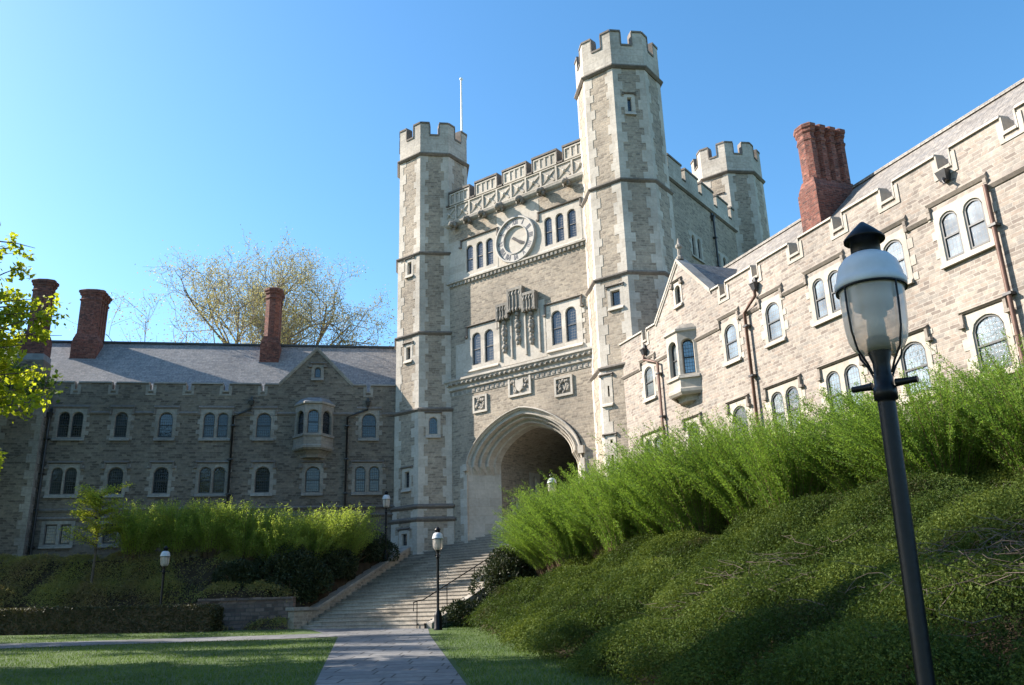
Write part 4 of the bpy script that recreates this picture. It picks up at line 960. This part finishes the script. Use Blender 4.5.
# ================================================================== LAMP POSTS
LH = 3.78
def make_lamp(loc):
    t = thing("lamp_post", loc, "", "street lamp", "black lamp posts with glass globes")
    x, y, z = loc; c = (x, y, z)
    mb = MB(); mb.lathe(c, [(.17, 0), (.17, .05), (.15, .08), (.15, .52), (.125, .58), (.10, .66), (.085, .70)], 16); mb.build("base", 'blackpaint', t)
    mb = MB(); mb.lathe(c, [(.066, .70), (.058, .74), (.0495, .80), (.053, 2.60), (.053, 2.62), (.070, 2.625), (.070, 2.70), (.058, 2.71), (.058, 2.76), (.052, 2.78), (.052, 2.86), (.070, 2.92), (.068, 3.02), (.05, 3.03), (0, 3.03)], 20); po = mb.build("post", 'blackpaint', t)
    ca, sa_ = math.cos(-.75), math.sin(-.75)
    for s in (-1, 1):
        mb = MB(); mb.tube([(x + s * .07 * ca, y + s * .07 * sa_, z + 2.72), (x + s * .15 * ca, y + s * .15 * sa_, z + 2.72), (x + s * .20 * ca, y + s * .20 * sa_, z + 2.72)], [.026, .02, .02], 8)
        mb.build("ladder_bar", 'blackpaint', po)
    mb = MB()
    for k in range(4):
        a = .35 + k * math.pi / 2
        pts = [(r, zz) for r, zz in ((.21, 3.345), (.21, 3.20), (.20, 3.05), (.17, 2.93), (.11, 2.85), (.075, 2.78))]
        mb.tube([(x + r * math.cos(a), y + r * math.sin(a), z + zz) for r, zz in pts], .007, 6)
    mb.build("strap", 'blackpaint', t)
    mb = MB(); mb.lathe(c, [(.065, 2.93), (.11, 2.935), (.15, 2.96), (.174, 3.01), (.187, 3.10), (.192, 3.20), (.195, 3.345)], 32); mb.build("globe", 'globe', t)
    mb = MB(); mb.lathe(c, [(.0, 3.03), (.055, 3.03), (.055, 3.12), (.05, 3.16), (.075, 3.17), (.075, 3.22), (.12, 3.225), (.125, 3.34), (0, 3.34)], 20); mb.build("lamp_socket", 'lampcore', t)
    mb = MB(); mb.lathe(c, [(.0, 3.352), (.212, 3.35), (.219, 3.365), (.219, 3.395), (.206, 3.41), (.20, 3.45), (.18, 3.52), (.145, 3.565), (.105, 3.59), (.09, 3.592)], 36); do = mb.build("dome", 'dome', t)
    mb = MB(); mb.lathe(c, [(.208, 3.338), (.216, 3.34), (.216, 3.352), (.195, 3.352)], 36); mb.build("rim", 'blackpaint', do)
    mb = MB(); mb.lathe(c, [(.092, 3.585), (.092, 3.70), (.128, 3.69), (.128, 3.705), (.07, 3.77), (.014, 3.825), (.0, 3.83)], 24); mb.build("vent_cap", 'blackpaint', t)
    return t
def lampz(x, y, dz=0): return (x, y, ground_z(x, y) + dz)
LN = (2.228, 5.08); near = make_lamp((LN[0], LN[1], flat_z(*LN)))
near['label'] = "large nearest black lamp post at right, its clear globe in front of the wing"
near.rotation_euler.y = .028
for (x, y, z, lab) in ((-3.12, 33.4, .90, "black lamp post with white dome standing on the lawn at the stair foot"),
                       (-6.93, 45.0, 3.95, "black lamp post beside the top of the left cheek wall, before the tower"),
                       (1.62, 38.5, 3.62, "lamp post with only its globe showing over the shrubs before the archway"),
                       (-15.75, 38.45, .9, "dark lamp post with white dome behind the clipped hedge at left")):
    l = copy_tree(near); l.location = (x, y, z); l.rotation_euler = (0, 0, rng.uniform(0, 3)); l['label'] = lab

# ================================================================== PLANTING
def leaf_mesh(name, P, A, B):
    """one diamond face per leaf: P base, A length vector, B half width vector"""
    n = len(P); v = np.empty((n, 4, 3), np.float32)
    v[:, 0] = P; v[:, 1] = P + A * .45 + B; v[:, 2] = P + A; v[:, 3] = P + A * .45 - B
    me = bpy.data.meshes.new(name); me.vertices.add(n * 4); me.vertices.foreach_set('co', v.ravel())
    me.loops.add(n * 4); me.loops.foreach_set('vertex_index', np.arange(n * 4, dtype=np.int32))
    me.polygons.add(n); me.polygons.foreach_set('loop_start', np.arange(0, n * 4, 4, dtype=np.int32)); me.polygons.foreach_set('loop_total', np.full(n, 4, np.int32))
    me.update(calc_edges=True); me.validate(); return me
def link_mesh(name, me, mat, parent=None, loc=(0, 0, 0)):
    if not me.materials: me.materials.append(M[mat])
    o = bpy.data.objects.new(name, me); col.objects.link(o)
    if parent: o.parent = parent; ORIG[o.name] = origin_of(parent)
    else: o.location = loc; ORIG[o.name] = tuple(loc)
    return o
def unit(a): return a / (np.linalg.norm(a, axis=-1, keepdims=True) + 1e-9)
def rand_dirs(n): return unit(rng.normal(size=(n, 3)))
def arch_shrub(nst, h, spread, leaf, per, lean=(0, 0), droop=.5):
    """fountain of arching stems; returns leaf mesh and stem mesh (local, base at origin)"""
    Ps, As, Bs = [], [], []; sb = MB()
    for i in range(nst):
        a = rng.uniform(0, 2 * math.pi); r0 = .35 * spread * math.sqrt(rng.uniform()); hh = h * rng.uniform(.55, 1.08); out = spread * (rng.uniform(.15, 1.0)) 
        base = V3(r0 * math.cos(a), r0 * math.sin(a), -.1); dirx = V3(math.cos(a), math.sin(a), 0)
        t = np.linspace(0, 1, 9)[:, None]
        wob = rng.normal(size=3) * .12
        pts = base + dirx * (out * t ** 1.6) + V3(lean[0], lean[1], 0) * t ** 1.5 + V3(0, 0, 1) * (hh * (t - droop * .35 * t ** 3)) + wob * t
        sb.tube(pts[::2], [.012, .01, .008, .005, .003], 3, True, False)
        tt = rng.uniform(.22, 1.0, per); idx = tt * 8; k = np.minimum(idx.astype(int), 7); f = (idx - k)[:, None]
        p = pts[k] * (1 - f) + pts[k + 1] * f; tg = unit(pts[k + 1] - pts[k])
        d = unit(tg * .9 + rand_dirs(per) * .75); ln = leaf * rng.uniform(.6, 1.3, (per, 1))
        w = unit(np.cross(d, rand_dirs(per))); p = p + rand_dirs(per) * leaf * rng.uniform(.2, 2.4, (per, 1))
        Ps.append(p); As.append(d * ln); Bs.append(w * ln * .2)
    return leaf_mesh("shrub_leaves", np.concatenate(Ps), np.concatenate(As), np.concatenate(Bs)), sb
def mesh_from(mb, mat):
    me = bpy.data.meshes.new("stems"); me.from_pydata(mb.v, [], mb.f); me.polygons.foreach_set('use_smooth', mb.sm); me.materials.append(M[mat]); me.update(); return me
ordn = ["first", "second", "third", "fourth", "fifth", "sixth", "seventh", "eighth", "ninth", "tenth", "eleventh", "twelfth"]
# right hedge of arching shrubs
varR = []
for s in range(4):
    lm, sb = arch_shrub(400, 3.1 + .25 * rng.uniform(-1, 1), 2.0, .046, 430, (rng.uniform(-.6, -.1), rng.uniform(-.4, .1)), rng.uniform(.15, .4)); lm.materials.append(M['forsythia']); varR.append((lm, mesh_from(sb, 'stem')))
rowR = [(.7, 4.5, 1.0, .9), (2.0, 4.4, 1.10, 1.0), (3.6, 4.7, 1.2, 1.05), (5.6, 4.1, 1.22, 1.1), (7.6, 4.6, 1.24, 1.05), (9.7, 4.1, 1.25, 1.1), (11.9, 4.5, 1.24, 1.1), (14.1, 4.1, 1.16, 1.08), (16.2, 4.5, 1.1, 1.05), (18.3, 4.0, 1.02, 1.0), (20.4, 4.2, .98, 1.0), (22.6, 3.8, .95, 1.0)]
for i, (u, o, sz, sw) in enumerate(rowR):
    p = FR(u, o, 0); z = ground_z(p[0], p[1]); lm, sm = varR[i % 4]
    t = thing("arching_shrub", (p[0], p[1], z - .05), f"bright green arching shrub, {ordn[i]} from the archway in the row below the right wing", "shrub", "arching shrubs along the right wing")
    for nm_, me in (("foliage", lm), ("stem", sm)):
        o_ = link_mesh(nm_, me, None, t)
    t.rotation_euler = (R(rng.uniform(-5, 5)), R(rng.uniform(-5, 5)), R(rng.uniform(-60, 60))); t.scale = (sw, sw * rng.uniform(.9, 1.1), sz)
# left shrubs
varL = []
for s in range(2):
    lm, sb = arch_shrub(200, 2.8, 1.45, .075, 200, (.25, -.1), .25); lm.materials.append(M['forsythia_b']); varL.append((lm, mesh_from(sb, 'stem')))
rowL = [(12.2, 3.6, .98), (10.4, 3.6, .98), (8.8, 3.8, .96), (7.2, 3.5, .98), (5.6, 3.7, 1.0), (4.1, 3.3, 1.08), (2.8, 2.6, 1.1)]
for i, (u, o, sz) in enumerate(rowL):
    p = FL(u, o + (1.0 if u > 8 else 1.5), 0); z = ground_z(p[0], p[1]); lm, sm = varL[i % 2]
    t = thing("arching_shrub", (p[0], p[1], z), f"yellow green shrub before the shaded left wing, {ordn[len(rowL) - 1 - i]} in the row counting from the tower", "shrub", "shrubs along the left wing")
    for nm_, me in (("foliage", lm), ("stem", sm)): link_mesh(nm_, me, None, t)
    t.rotation_euler.z = R(rng.uniform(-40, 40)); t.scale = (1.08, 1.0, sz * 1.02)

def clump(n, rad, leaf, flat=1.0, lob=9, seed=0):
    """bushy mass: leaves on many lobes"""
    c = rand_dirs(lob) * V3(rad[0], rad[1], rad[2]) * .62; c[:, 2] = np.abs(c[:, 2]) * .9 + rad[2] * .15
    k = rng.integers(0, lob, n); rr = (rng.uniform(.55, 1.05, (n, 1)) ** .5) * np.array(rad) * .52
    d = rand_dirs(n); p = c[k] + d * rr; p[:, 2] = np.maximum(p[:, 2], -.1)
    a = unit(d * .8 + rand_dirs(n) * .8 + V3(0, 0, .2)); ln = leaf * rng.uniform(.6, 1.4, (n, 1)); w = unit(np.cross(a, rand_dirs(n)))
    return leaf_mesh("bush_leaves", p, a * ln, w * ln * .22)
def bush(name, x, y, rad, n, leaf, mat, label, cat, group=None, dz=0, lob=9):
    z = ground_z(x, y) + dz; t = thing(name, (x, y, z), label, cat, group)
    me = clump(n, rad, leaf, lob=lob); me.materials.append(M[mat]); link_mesh("foliage", me, None, t)
    sb = MB()
    for i in range(14):
        d = rand_dirs(1)[0]; d[2] = abs(d[2]) + .3; d /= np.linalg.norm(d)
        sb.tube([(0, 0, -.15), tuple(d * np.array(rad) * .45), tuple(d * np.array(rad) * .85)], [.03, .02, .006], 4, True, False)
    link_mesh("stem", mesh_from(sb, 'stem'), None, t); return t
def lefty(u, s): p = FW(u, -s, 0); return p[0], p[1]
q = lefty(1.35, 2.0); bush("yew_bush", q[0], q[1], (1.7, 1.3, 1.5), 16000, .12, 'yew', "spreading dark yew left of the stair cheek wall", "shrub", "dark yews beside the stair")
for n_, w_ in ((9.3, "lowest"), (7.7, "second lowest"), (6.1, "third lowest"), (4.5, "highest")):
    q = TS(stair_left(n_) - 1.0, n_, 0); bush("yew_bush", q[0], q[1], (1.2, 1.2, 1.15), 9000, .12, 'yew', f"{w_} of four low dark yews against the left side of the cheek wall", "shrub", "dark yews beside the stair")
q = lefty(.75, 1.0); bush("yew_bush", q[0], q[1], (1.1, 1.0, 1.25), 9000, .12, 'yew', "dark yew hugging the pier at the foot of the cheek wall", "shrub", "dark yews beside the stair")
q = lefty(.2, 3.4); bush("yew_bush", q[0], q[1], (1.3, 1.1, 1.3), 11000, .12, 'yew', "dark yew half way up the left cheek wall", "shrub", "dark yews beside the stair")
q = lefty(-.6, 4.9); bush("yew_bush", q[0], q[1], (1.2, 1.0, 1.2), 9000, .12, 'yew', "dark yew by the lamp at the head of the left cheek wall", "shrub", "dark yews beside the stair")
q = lefty(3.3, 1.1); bush("yew_bush", q[0], q[1], (1.0, .9, .9), 7000, .11, 'yew', "low dark yew above the reddish retaining wall", "shrub", "dark yews beside the stair")
p = TS(10.7, 7.2, 0); bush("yew_bush", p[0], p[1], (1.35, 1.35, 1.75), 18000, .12, 'yew', "tall dark yew right of the stair below the bright shrubs", "shrub", "dark yews beside the stair")
p = TS(10.1, 9.3, 0); bush("yew_bush", p[0], p[1], (.9, .8, .85), 7000, .11, 'yew', "small low yew right of the handrail at the stair foot", "shrub", "dark yews beside the stair")

# small lime tree on the left bank
def young_tree(x, y, h, label):
    z = ground_z(x, y); t = thing("young_tree", (x, y, z), label, "tree"); sb = MB(); P_, A_, B_ = [], [], []
    sb.tube([(0, 0, -.2), (.05, 0, h * .35), (0, .05, h * .8)], [.07, .055, .02], 6, True, False)
    for i in range(46):
        a = rng.uniform(0, 6.28); z0 = h * rng.uniform(.34, .8); ln = (2.2 - z0 / h * 1.3) * rng.uniform(.6, 1.15); up = rng.uniform(.0, .5)
        e = V3(math.cos(a) * ln, math.sin(a) * ln, z0 + up * ln + .1); m_ = V3(math.cos(a) * ln * .5, math.sin(a) * ln * .5, z0 + up * ln * .6)
        sb.tube([(0, 0, z0), m_, e], [.02, .012, .004], 4, True, False)
        k = 190; tt = rng.uniform(.25, 1.08, (k, 1)); b0 = V3(0, 0, z0); p = b0 * (1 - tt) ** 2 + 2 * m_ * tt * (1 - tt) + e * tt ** 2
        P_.append(p + rng.normal(size=(k, 3)) * V3(.13, .13, .05)); d = unit(rand_dirs(k) * V3(1, 1, .4)); l_ = .10 * rng.uniform(.6, 1.3, (k, 1)); A_.append(d * l_); B_.append(unit(np.cross(d, V3(0, 0, 1) + rand_dirs(k) * .5)) * l_ * .3)
    me = leaf_mesh("leaves", np.concatenate(P_), np.concatenate(A_), np.concatenate(B_)); me.materials.append(M['lime'])
    link_mesh("trunk", mesh_from(sb, 'bark'), None, t); link_mesh("crown", me, None, t)
young_tree(-19.6, 39.8, 5.6, "small lime green tree with layered branches before the left wing")

# clipped hedge
hd = thing("clipped_hedge", (-19, 38, 1.1), "long low clipped hedge with brown tips beside the side path", "hedge")
HA, HB = V3(-12.75, 36.5, 0), V3(-30, 38.4, 0); e = (HB - HA); HLn = np.linalg.norm(e); e /= HLn; FH = Frame(HA, e, V3(e[1], -e[0], 0) if V3(e[1], -e[0], 0)[1] < 0 else V3(-e[1], e[0], 0))
mb = MB(); zh = lambda u: flat_z(*FH(u, 0, 0)[:2])
us = np.linspace(.1, HLn, 12)
for a, b in zip(us, us[1:]): mb.hexa([FH(a, -1.1, zh(a) - .1), FH(b, -1.1, zh(b) - .1), FH(b, -.08, zh(b) - .1), FH(a, -.08, zh(a) - .1)], [FH(a, -1.1, zh(a) + .98), FH(b, -1.1, zh(b) + .98), FH(b, -.08, zh(b) + .98), FH(a, -.08, zh(a) + .98)])
mb.build("core", 'stem', hd)
n = 30000; u = rng.uniform(0, HLn, n); side = rng.uniform(size=n); off = np.where(side < .5, rng.normal(-.03, .03, n), rng.uniform(-1.15, 0, n)); zz = np.where(side < .5, rng.uniform(0, 1.02, n), rng.normal(1.02, .035, n))
zz = np.where(u < .1, rng.uniform(0, 1, n), zz)
P_ = FH.o + np.outer(u, FH.e) + np.outer(off, FH.n); P_[:, 2] = zz + np.array([flat_z(a, b) for a, b in P_[:, :2]])
e_ = rng.uniform(size=n) < .05; P_[e_] = (FH.o + np.outer(rng.normal(.05, .03, e_.sum()), FH.e) + np.outer(rng.uniform(-1.1, 0, e_.sum()), FH.n)) + np.stack([np.zeros(e_.sum()), np.zeros(e_.sum()), 1.0 + rng.uniform(0, 1, e_.sum())], 1)
d = unit(rand_dirs(n) + V3(0, 0, .3)); l_ = .075 * rng.uniform(.6, 1.3, (n, 1)); me = leaf_mesh("leaves", P_ - V3(*origin_of(hd)), d * l_, unit(np.cross(d, rand_dirs(n))) * l_ * .35); link_mesh("foliage", me, 'box', hd)

# trailing ground cover on the banks
def cover(name, sampler, n, mat, cells, per=8, sprig=.62, leaf=.043, hmax=1.2):
    """overlapping domes of trailing sprigs; each sprig arches out of its dome and carries small leaves"""
    B_ = sampler(n); k = len(B_)
    cand = sampler(cells)[:, :2]; keep = []
    for c in cand:
        r_ = rng.uniform(.65, 1.35)
        if all(math.hypot(c[0] - q[0], c[1] - q[1]) > .86 * (r_ + q[2]) for q in keep): keep.append((c[0], c[1], r_))  # darts
    keep = np.array(keep); cxy = keep[:, :2]; nc_ = len(cxy); cr_ = keep[:, 2] * 1.12; ch_ = hmax * rng.uniform(.7, 1.0, nc_) * (cr_ / 1.2) ** .8
    def field(p):
        out = np.zeros(len(p))
        for c0 in range(0, len(p), 20000):
            q = p[c0:c0 + 20000]; d2 = ((q[:, None, 0] - cxy[None, :, 0]) ** 2 + (q[:, None, 1] - cxy[None, :, 1]) ** 2) / cr_[None] ** 2
            out[c0:c0 + 20000] = (np.sqrt(np.maximum(0, 1 - d2)) * ch_[None]).max(1)
        return out
    H = field(B_); ok = rng.uniform(size=k) < np.clip((H - .05) / .4, .12, 1); B_, H = B_[ok], H[ok]; k = len(B_); e = .08
    gx_ = field(B_ + V3(e, 0, 0)) - field(B_ - V3(e, 0, 0)); gy_ = field(B_ + V3(0, e, 0)) - field(B_ - V3(0, e, 0))
    g = np.stack([-gx_, -gy_], 1) / (2 * e)
    out = g * 1.0 + V3(-.45, -.25, 0)[:2] + rng.normal(size=(k, 2)) * .5; out /= np.linalg.norm(out, axis=1, keepdims=True) + 1e-9
    L_ = sprig * rng.uniform(.45, 1.3, k); top = B_.copy(); top[:, 2] += H * rng.uniform(.78, 1.0, k) - .12
    t = np.tile(np.linspace(.12, 1, per), k); idx = np.repeat(np.arange(k), per)
    p = top[idx].copy(); p[:, 0] += out[idx, 0] * L_[idx] * t; p[:, 1] += out[idx, 1] * L_[idx] * t; p[:, 2] += L_[idx] * (.6 * t - 1.0 * t * t)
    n_ = len(p); tg = np.stack([out[idx, 0], out[idx, 1], .6 - 1.6 * t], 1); d = unit(unit(tg) * .8 + rand_dirs(n_) * .8)
    dist = np.hypot(p[:, 0], p[:, 1])[:, None]; l_ = leaf * (.55 + .035 * np.minimum(dist, 34)) * rng.uniform(.7, 1.4, (n_, 1))
    me = leaf_mesh(name, p + rand_dirs(n_) * .03, d * l_, unit(np.cross(d, rand_dirs(n_))) * l_ * .2)
    return tag(link_mesh(name, me, mat), kind='stuff')
def right_bank(n):
    # bank coordinates: along the toe line and up the slope; denser near the camera
    t = 34 * rng.uniform(0, 1, n) ** .6 - 2; d = rng.uniform(-.25, 9.2, n)
    p = TOE0 + np.outer(t, TD) + np.outer(d, TN)
    ow = (p - OQ) @ FR.n; un = (p - P1) @ U; nn = (p - P1) @ NT; ok = (ow > 2.0) & (p[:, 1] > 2.5) & ~((un < 10.0) & (nn > .5)) ; p = p[ok]
    p[:, 2] = [ground_z(a, b) for a, b in p[:, :2]]; return p
cover("ground_cover", right_bank, 330000, 'cover', 2500)
def left_bank(n):
    u = rng.uniform(.5, 22, n); s = rng.uniform(-.12, 3.0, n); p = FW.o + np.outer(u, FW.e) - np.outer(s, FW.n)
    keep = rng.uniform(size=n) < np.where(u < 3.2, .5 * (s < 1.2), 1 - s / 6.); p = p[keep]
    p[:, 2] = [max(ground_z(a, b), 0) for a, b in p[:, :2]]; return p
cover("ground_cover", left_bank, 40000, 'cover_left', 500, leaf=.05, hmax=.7)
# dead runners over the bank
def twigs(name, n, smp, mat='twig'):
    mb = MB(); P_ = smp(n)
    for p in P_:
        a = rng.uniform(0, 6.28); L = rng.uniform(.3, .9); q = p.copy(); q[2] += rng.uniform(.1, .3); pts = [q]
        for k in range(3):
            a += rng.normal(0, .9); q = q + V3(math.cos(a) * L / 3, math.sin(a) * L / 3, rng.uniform(-.06, .12)); z = ground_z(q[0], q[1]) + .35; q[2] = max(q[2], z); pts.append(q)
        mb.tube(pts, [.005, .004, .003, .002], 3, True, False)
    return tag(mb.build(name, mat), kind='stuff')
DEADA, DEADB = (5.2, 9.6), (3.7, 14.2)
def dead_patch(n):
    c = np.where(rng.uniform(size=(n, 1)) < .6, V3(*DEADA, 0)[None], V3(*DEADB, 0)[None]); p = c + np.outer(rng.normal(0, .85, n), TD) + np.outer(rng.normal(0, .6, n), TN)
    p[:, 2] = [ground_z(a, b) + .55 for a, b in p[:, :2]]; return p
twigs("dead_runners", 240, dead_patch)
def scatter_bank(n): return right_bank(n)
def left_dead(n):
    p = FW.o + np.outer(rng.normal(9, 2.5, n), FW.e) - np.outer(rng.uniform(.3, 2.4, n), FW.n); p[:, 2] = [ground_z(a, b) + .25 for a, b in p[:, :2]]; return p
twigs("dead_runners", 350, left_dead)

# grass
def lawn_pts(n):
    y = 9 + 27 * rng.uniform(0, 1, n) ** 1.35; x = rng.uniform(-1, 1, n) * (3 + y * .68) - 1.0
    p = np.stack([x, y, np.zeros(n)], 1); d = (p - TOE0) @ TN; ok = d < .15
    tl = (y + 2) / 32.6; xl, xr = -.43 + (-6.3 + .43) * tl, 1.5 + (-3.05 - 1.5) * tl
    ok &= (x < xl - .02) | (x > xr + .02)
    ty = (x + 30) / 23.5; yb, yt = 24.2 + 6.7 * ty, 27.6 + 5.8 * ty
    ok &= ~((y > yb) & (y < yt) & (x < -5)); ok &= ~((y > 29.6) & (x < -2.8) & (x > -9)) & ~((y > yt) & (x < -12.5) & (y > 36.0))
    p = p[ok]; p[:, 2] = [flat_z(a, b) for a, b in p[:, :2]]; return p
P_ = lawn_pts(230000); k = len(P_); d = unit(rand_dirs(k) * V3(.6, .6, .1) + V3(0, 0, 1)); l_ = rng.uniform(.04, .085, (k, 1))
me = leaf_mesh("grass", P_, d * l_, unit(np.cross(d, rand_dirs(k))) * .006); tag(link_mesh("grass", me, 'grassblade'), kind='stuff')

# ------------------------------------------------------------------ trees
def grow(h, levels, nb, spread, r0, up=.35, seed=1, first=.35, taper=.62, lenf=.68, seg=4, wander=.18, top=.5):
    rs = np.random.default_rng(seed); mb = MB(); tips = []
    def br(p, d, L, r, lv):
        pts = [p]; rad = [r]; q = p; dd = d
        for k in range(seg):
            dd = unit(dd + rs.normal(size=3) * wander + V3(0, 0, up * .12)); q = q + dd * L / seg; pts.append(q); rad.append(r * (1 - (1 - taper) * (k + 1) / seg))
        mb.tube(pts, rad, 7 if lv == 0 else (5 if lv < 3 else 3), True, False)
        if lv >= levels - 2: tips.extend([(pts[i], dd) for i in range(1 if lv == levels - 1 else 2, seg + 1)])
        if lv == levels - 1: return
        m_ = nb[lv]
        for k in range(m_):
            f = first + (1 - first) * (k + .6) / m_ if lv == 0 else rs.uniform(.3, 1.0)
            if k == m_ - 1: f = 1.0
            i = min(int(f * seg), seg - 1); g = f * seg - i; s = pts[i] * (1 - g) + pts[i + 1] * g
            a = rs.uniform(0, 6.28) if lv else 2.4 * k + rs.uniform(-.4, .4)
            ax = unit(np.cross(dd, V3(.3, .5, .8))); ay = np.cross(dd, ax)
            nd = unit(dd * (1 - spread * .45) + (ax * math.cos(a) + ay * math.sin(a)) * spread * rs.uniform(.7, 1.25) + V3(0, 0, up * .5))
            br(s, nd, L * lenf * rs.uniform(.75, 1.2) * (1.0 if lv else (1.25 - top * f)), max(rad[i] * .62, .012 if h > 12.2 and levels > 5 else .006), lv + 1)
    br(V3(0, 0, -.3), V3(0, 0, 1), h, r0, 0)
    return mb, tips
def tree(name, loc, label, grow_kw, leaf, per, sig, lmat, bmat, group=None, drop=0, rot=0, lw_=.35):
    t = thing(name, loc, label, "tree", group); mb, tips = grow(**grow_kw); link_mesh("trunk", mesh_from(mb, bmat), None, t)
    tp = np.array([a for a, b in tips]); keep = rng.uniform(size=len(tp)) > drop; tp = tp[keep]
    p = np.repeat(tp, per, axis=0) + rng.normal(size=(len(tp) * per, 3)) * sig; n = len(p)
    d = unit(rand_dirs(n) + V3(0, 0, -.35)); l_ = leaf * rng.uniform(.6, 1.35, (n, 1))
    me = leaf_mesh("leaves", p, d * l_, unit(np.cross(d, rand_dirs(n) + V3(0, 0, .6))) * l_ * lw_); me.materials.append(M[lmat]); link_mesh("crown", me, None, t)
    t.rotation_euler.z = rot; return t
# pale spring tree behind the left wing
tree("spring_tree", (-17.6, 65.5, 4.0), "large sparse pale leaved tree rising behind the slate roof", dict(h=16.5, levels=6, nb=[10, 6, 5, 4, 4], spread=.9, r0=.42, up=.5, seed=11, first=.42, lenf=.58, wander=.18), .12, 4, .3, 'pale_leaf', 'palebark', drop=.1)
# maple at the left edge and other trees out of frame that dapple the ground
def round_tree(name, loc, label, cz, rad, nl, per, leaf, lmat):
    t = thing(name, loc, label, "tree"); sb = MB(); P_ = []
    sb.tube([(0, 0, -.3), (.1, 0, cz * .35), (0, .12, cz * .8), (.1, 0, cz + rad[2] * .5)], [.24, .2, .13, .03], 8, True, False)
    for i in range(nl):
        d = rand_dirs(1)[0]; e = V3(0, 0, cz) + d * np.array(rad) * rng.uniform(.55, 1.0)
        z0 = min(max(e[2] - rng.uniform(1.0, 2.6), cz * .3), cz + rad[2] * .4); s_ = V3(.05, .05, z0); m_ = (s_ + e) / 2 + V3(0, 0, .4) + rng.normal(size=3) * .25
        tt = np.linspace(0, 1, 7)[:, None]; c = s_ * (1 - tt) ** 2 + 2 * m_ * tt * (1 - tt) + e * tt ** 2
        sb.tube(c, list(np.linspace(.055, .008, 7)), 5, True, False)
        for k in range(5):
            f = rng.uniform(.5, 1.0); b0 = s_ * (1 - f) ** 2 + 2 * m_ * f * (1 - f) + e * f ** 2; q = b0 + rand_dirs(1)[0] * V3(.7, .7, .35) * rng.uniform(.5, 1.1)
            sb.tube([b0, (b0 + q) / 2 + rng.normal(size=3) * .06, q], [.012, .008, .003], 3, True, False)
            u_ = rng.uniform(.2, 1.1, (per, 1)); P_.append(b0 + (q - b0) * u_ + rng.normal(size=(per, 3)) * .09)
    p = np.concatenate(P_); n = len(p); d = unit(rand_dirs(n) + V3(0, 0, -.35)); l_ = leaf * rng.uniform(.6, 1.35, (n, 1))
    me = leaf_mesh("leaves", p, d * l_, unit(np.cross(d, rand_dirs(n) + V3(0, 0, .6))) * l_ * .36); me.materials.append(M[lmat])
    link_mesh("trunk", mesh_from(sb, 'bark'), None, t); link_mesh("crown", me, None, t); return t
round_tree("maple_tree", (-16.7, 20.5, .75), "sunlit yellow green maple reaching into the left edge", 8.0, (4.9, 4.6, 5.2), 260, 38, .15, 'maple')
offs = [(-32, 38.5, 12.5, 21, 4, "tall broad leaved tree beyond the left edge by the wing"), (-31.0, 32.0, 16.5, 22, 11, "tall broad leaved tree beyond the left edge past the side path"), (-26.5, 16.0, 16.5, 25, 12, "tall broad leaved tree beyond the maple, out of frame"), (-21.5, 13.5, 14.5, 23, 13, "tall broad leaved tree out to the left of the lawn"), (-16.5, 8.5, 13.0, 24, 13, "tall broad leaved tree close by on the left, out of frame"), (-13.0, 0.0, 11.0, 26, 11, "broad leaved tree close beside the walk, out of frame")]
for x, y, h, sd_, per_, lab in offs:
    tree("broadleaf_tree", (x, y, flat_z(x, y)), lab, dict(h=h, levels=5, nb=[9, 5, 4, 3], spread=.75, r0=.24, up=.35, seed=sd_, first=.4, lenf=.42), .24, per_, .28, 'farleaf', 'bark', "lawn trees to the left")
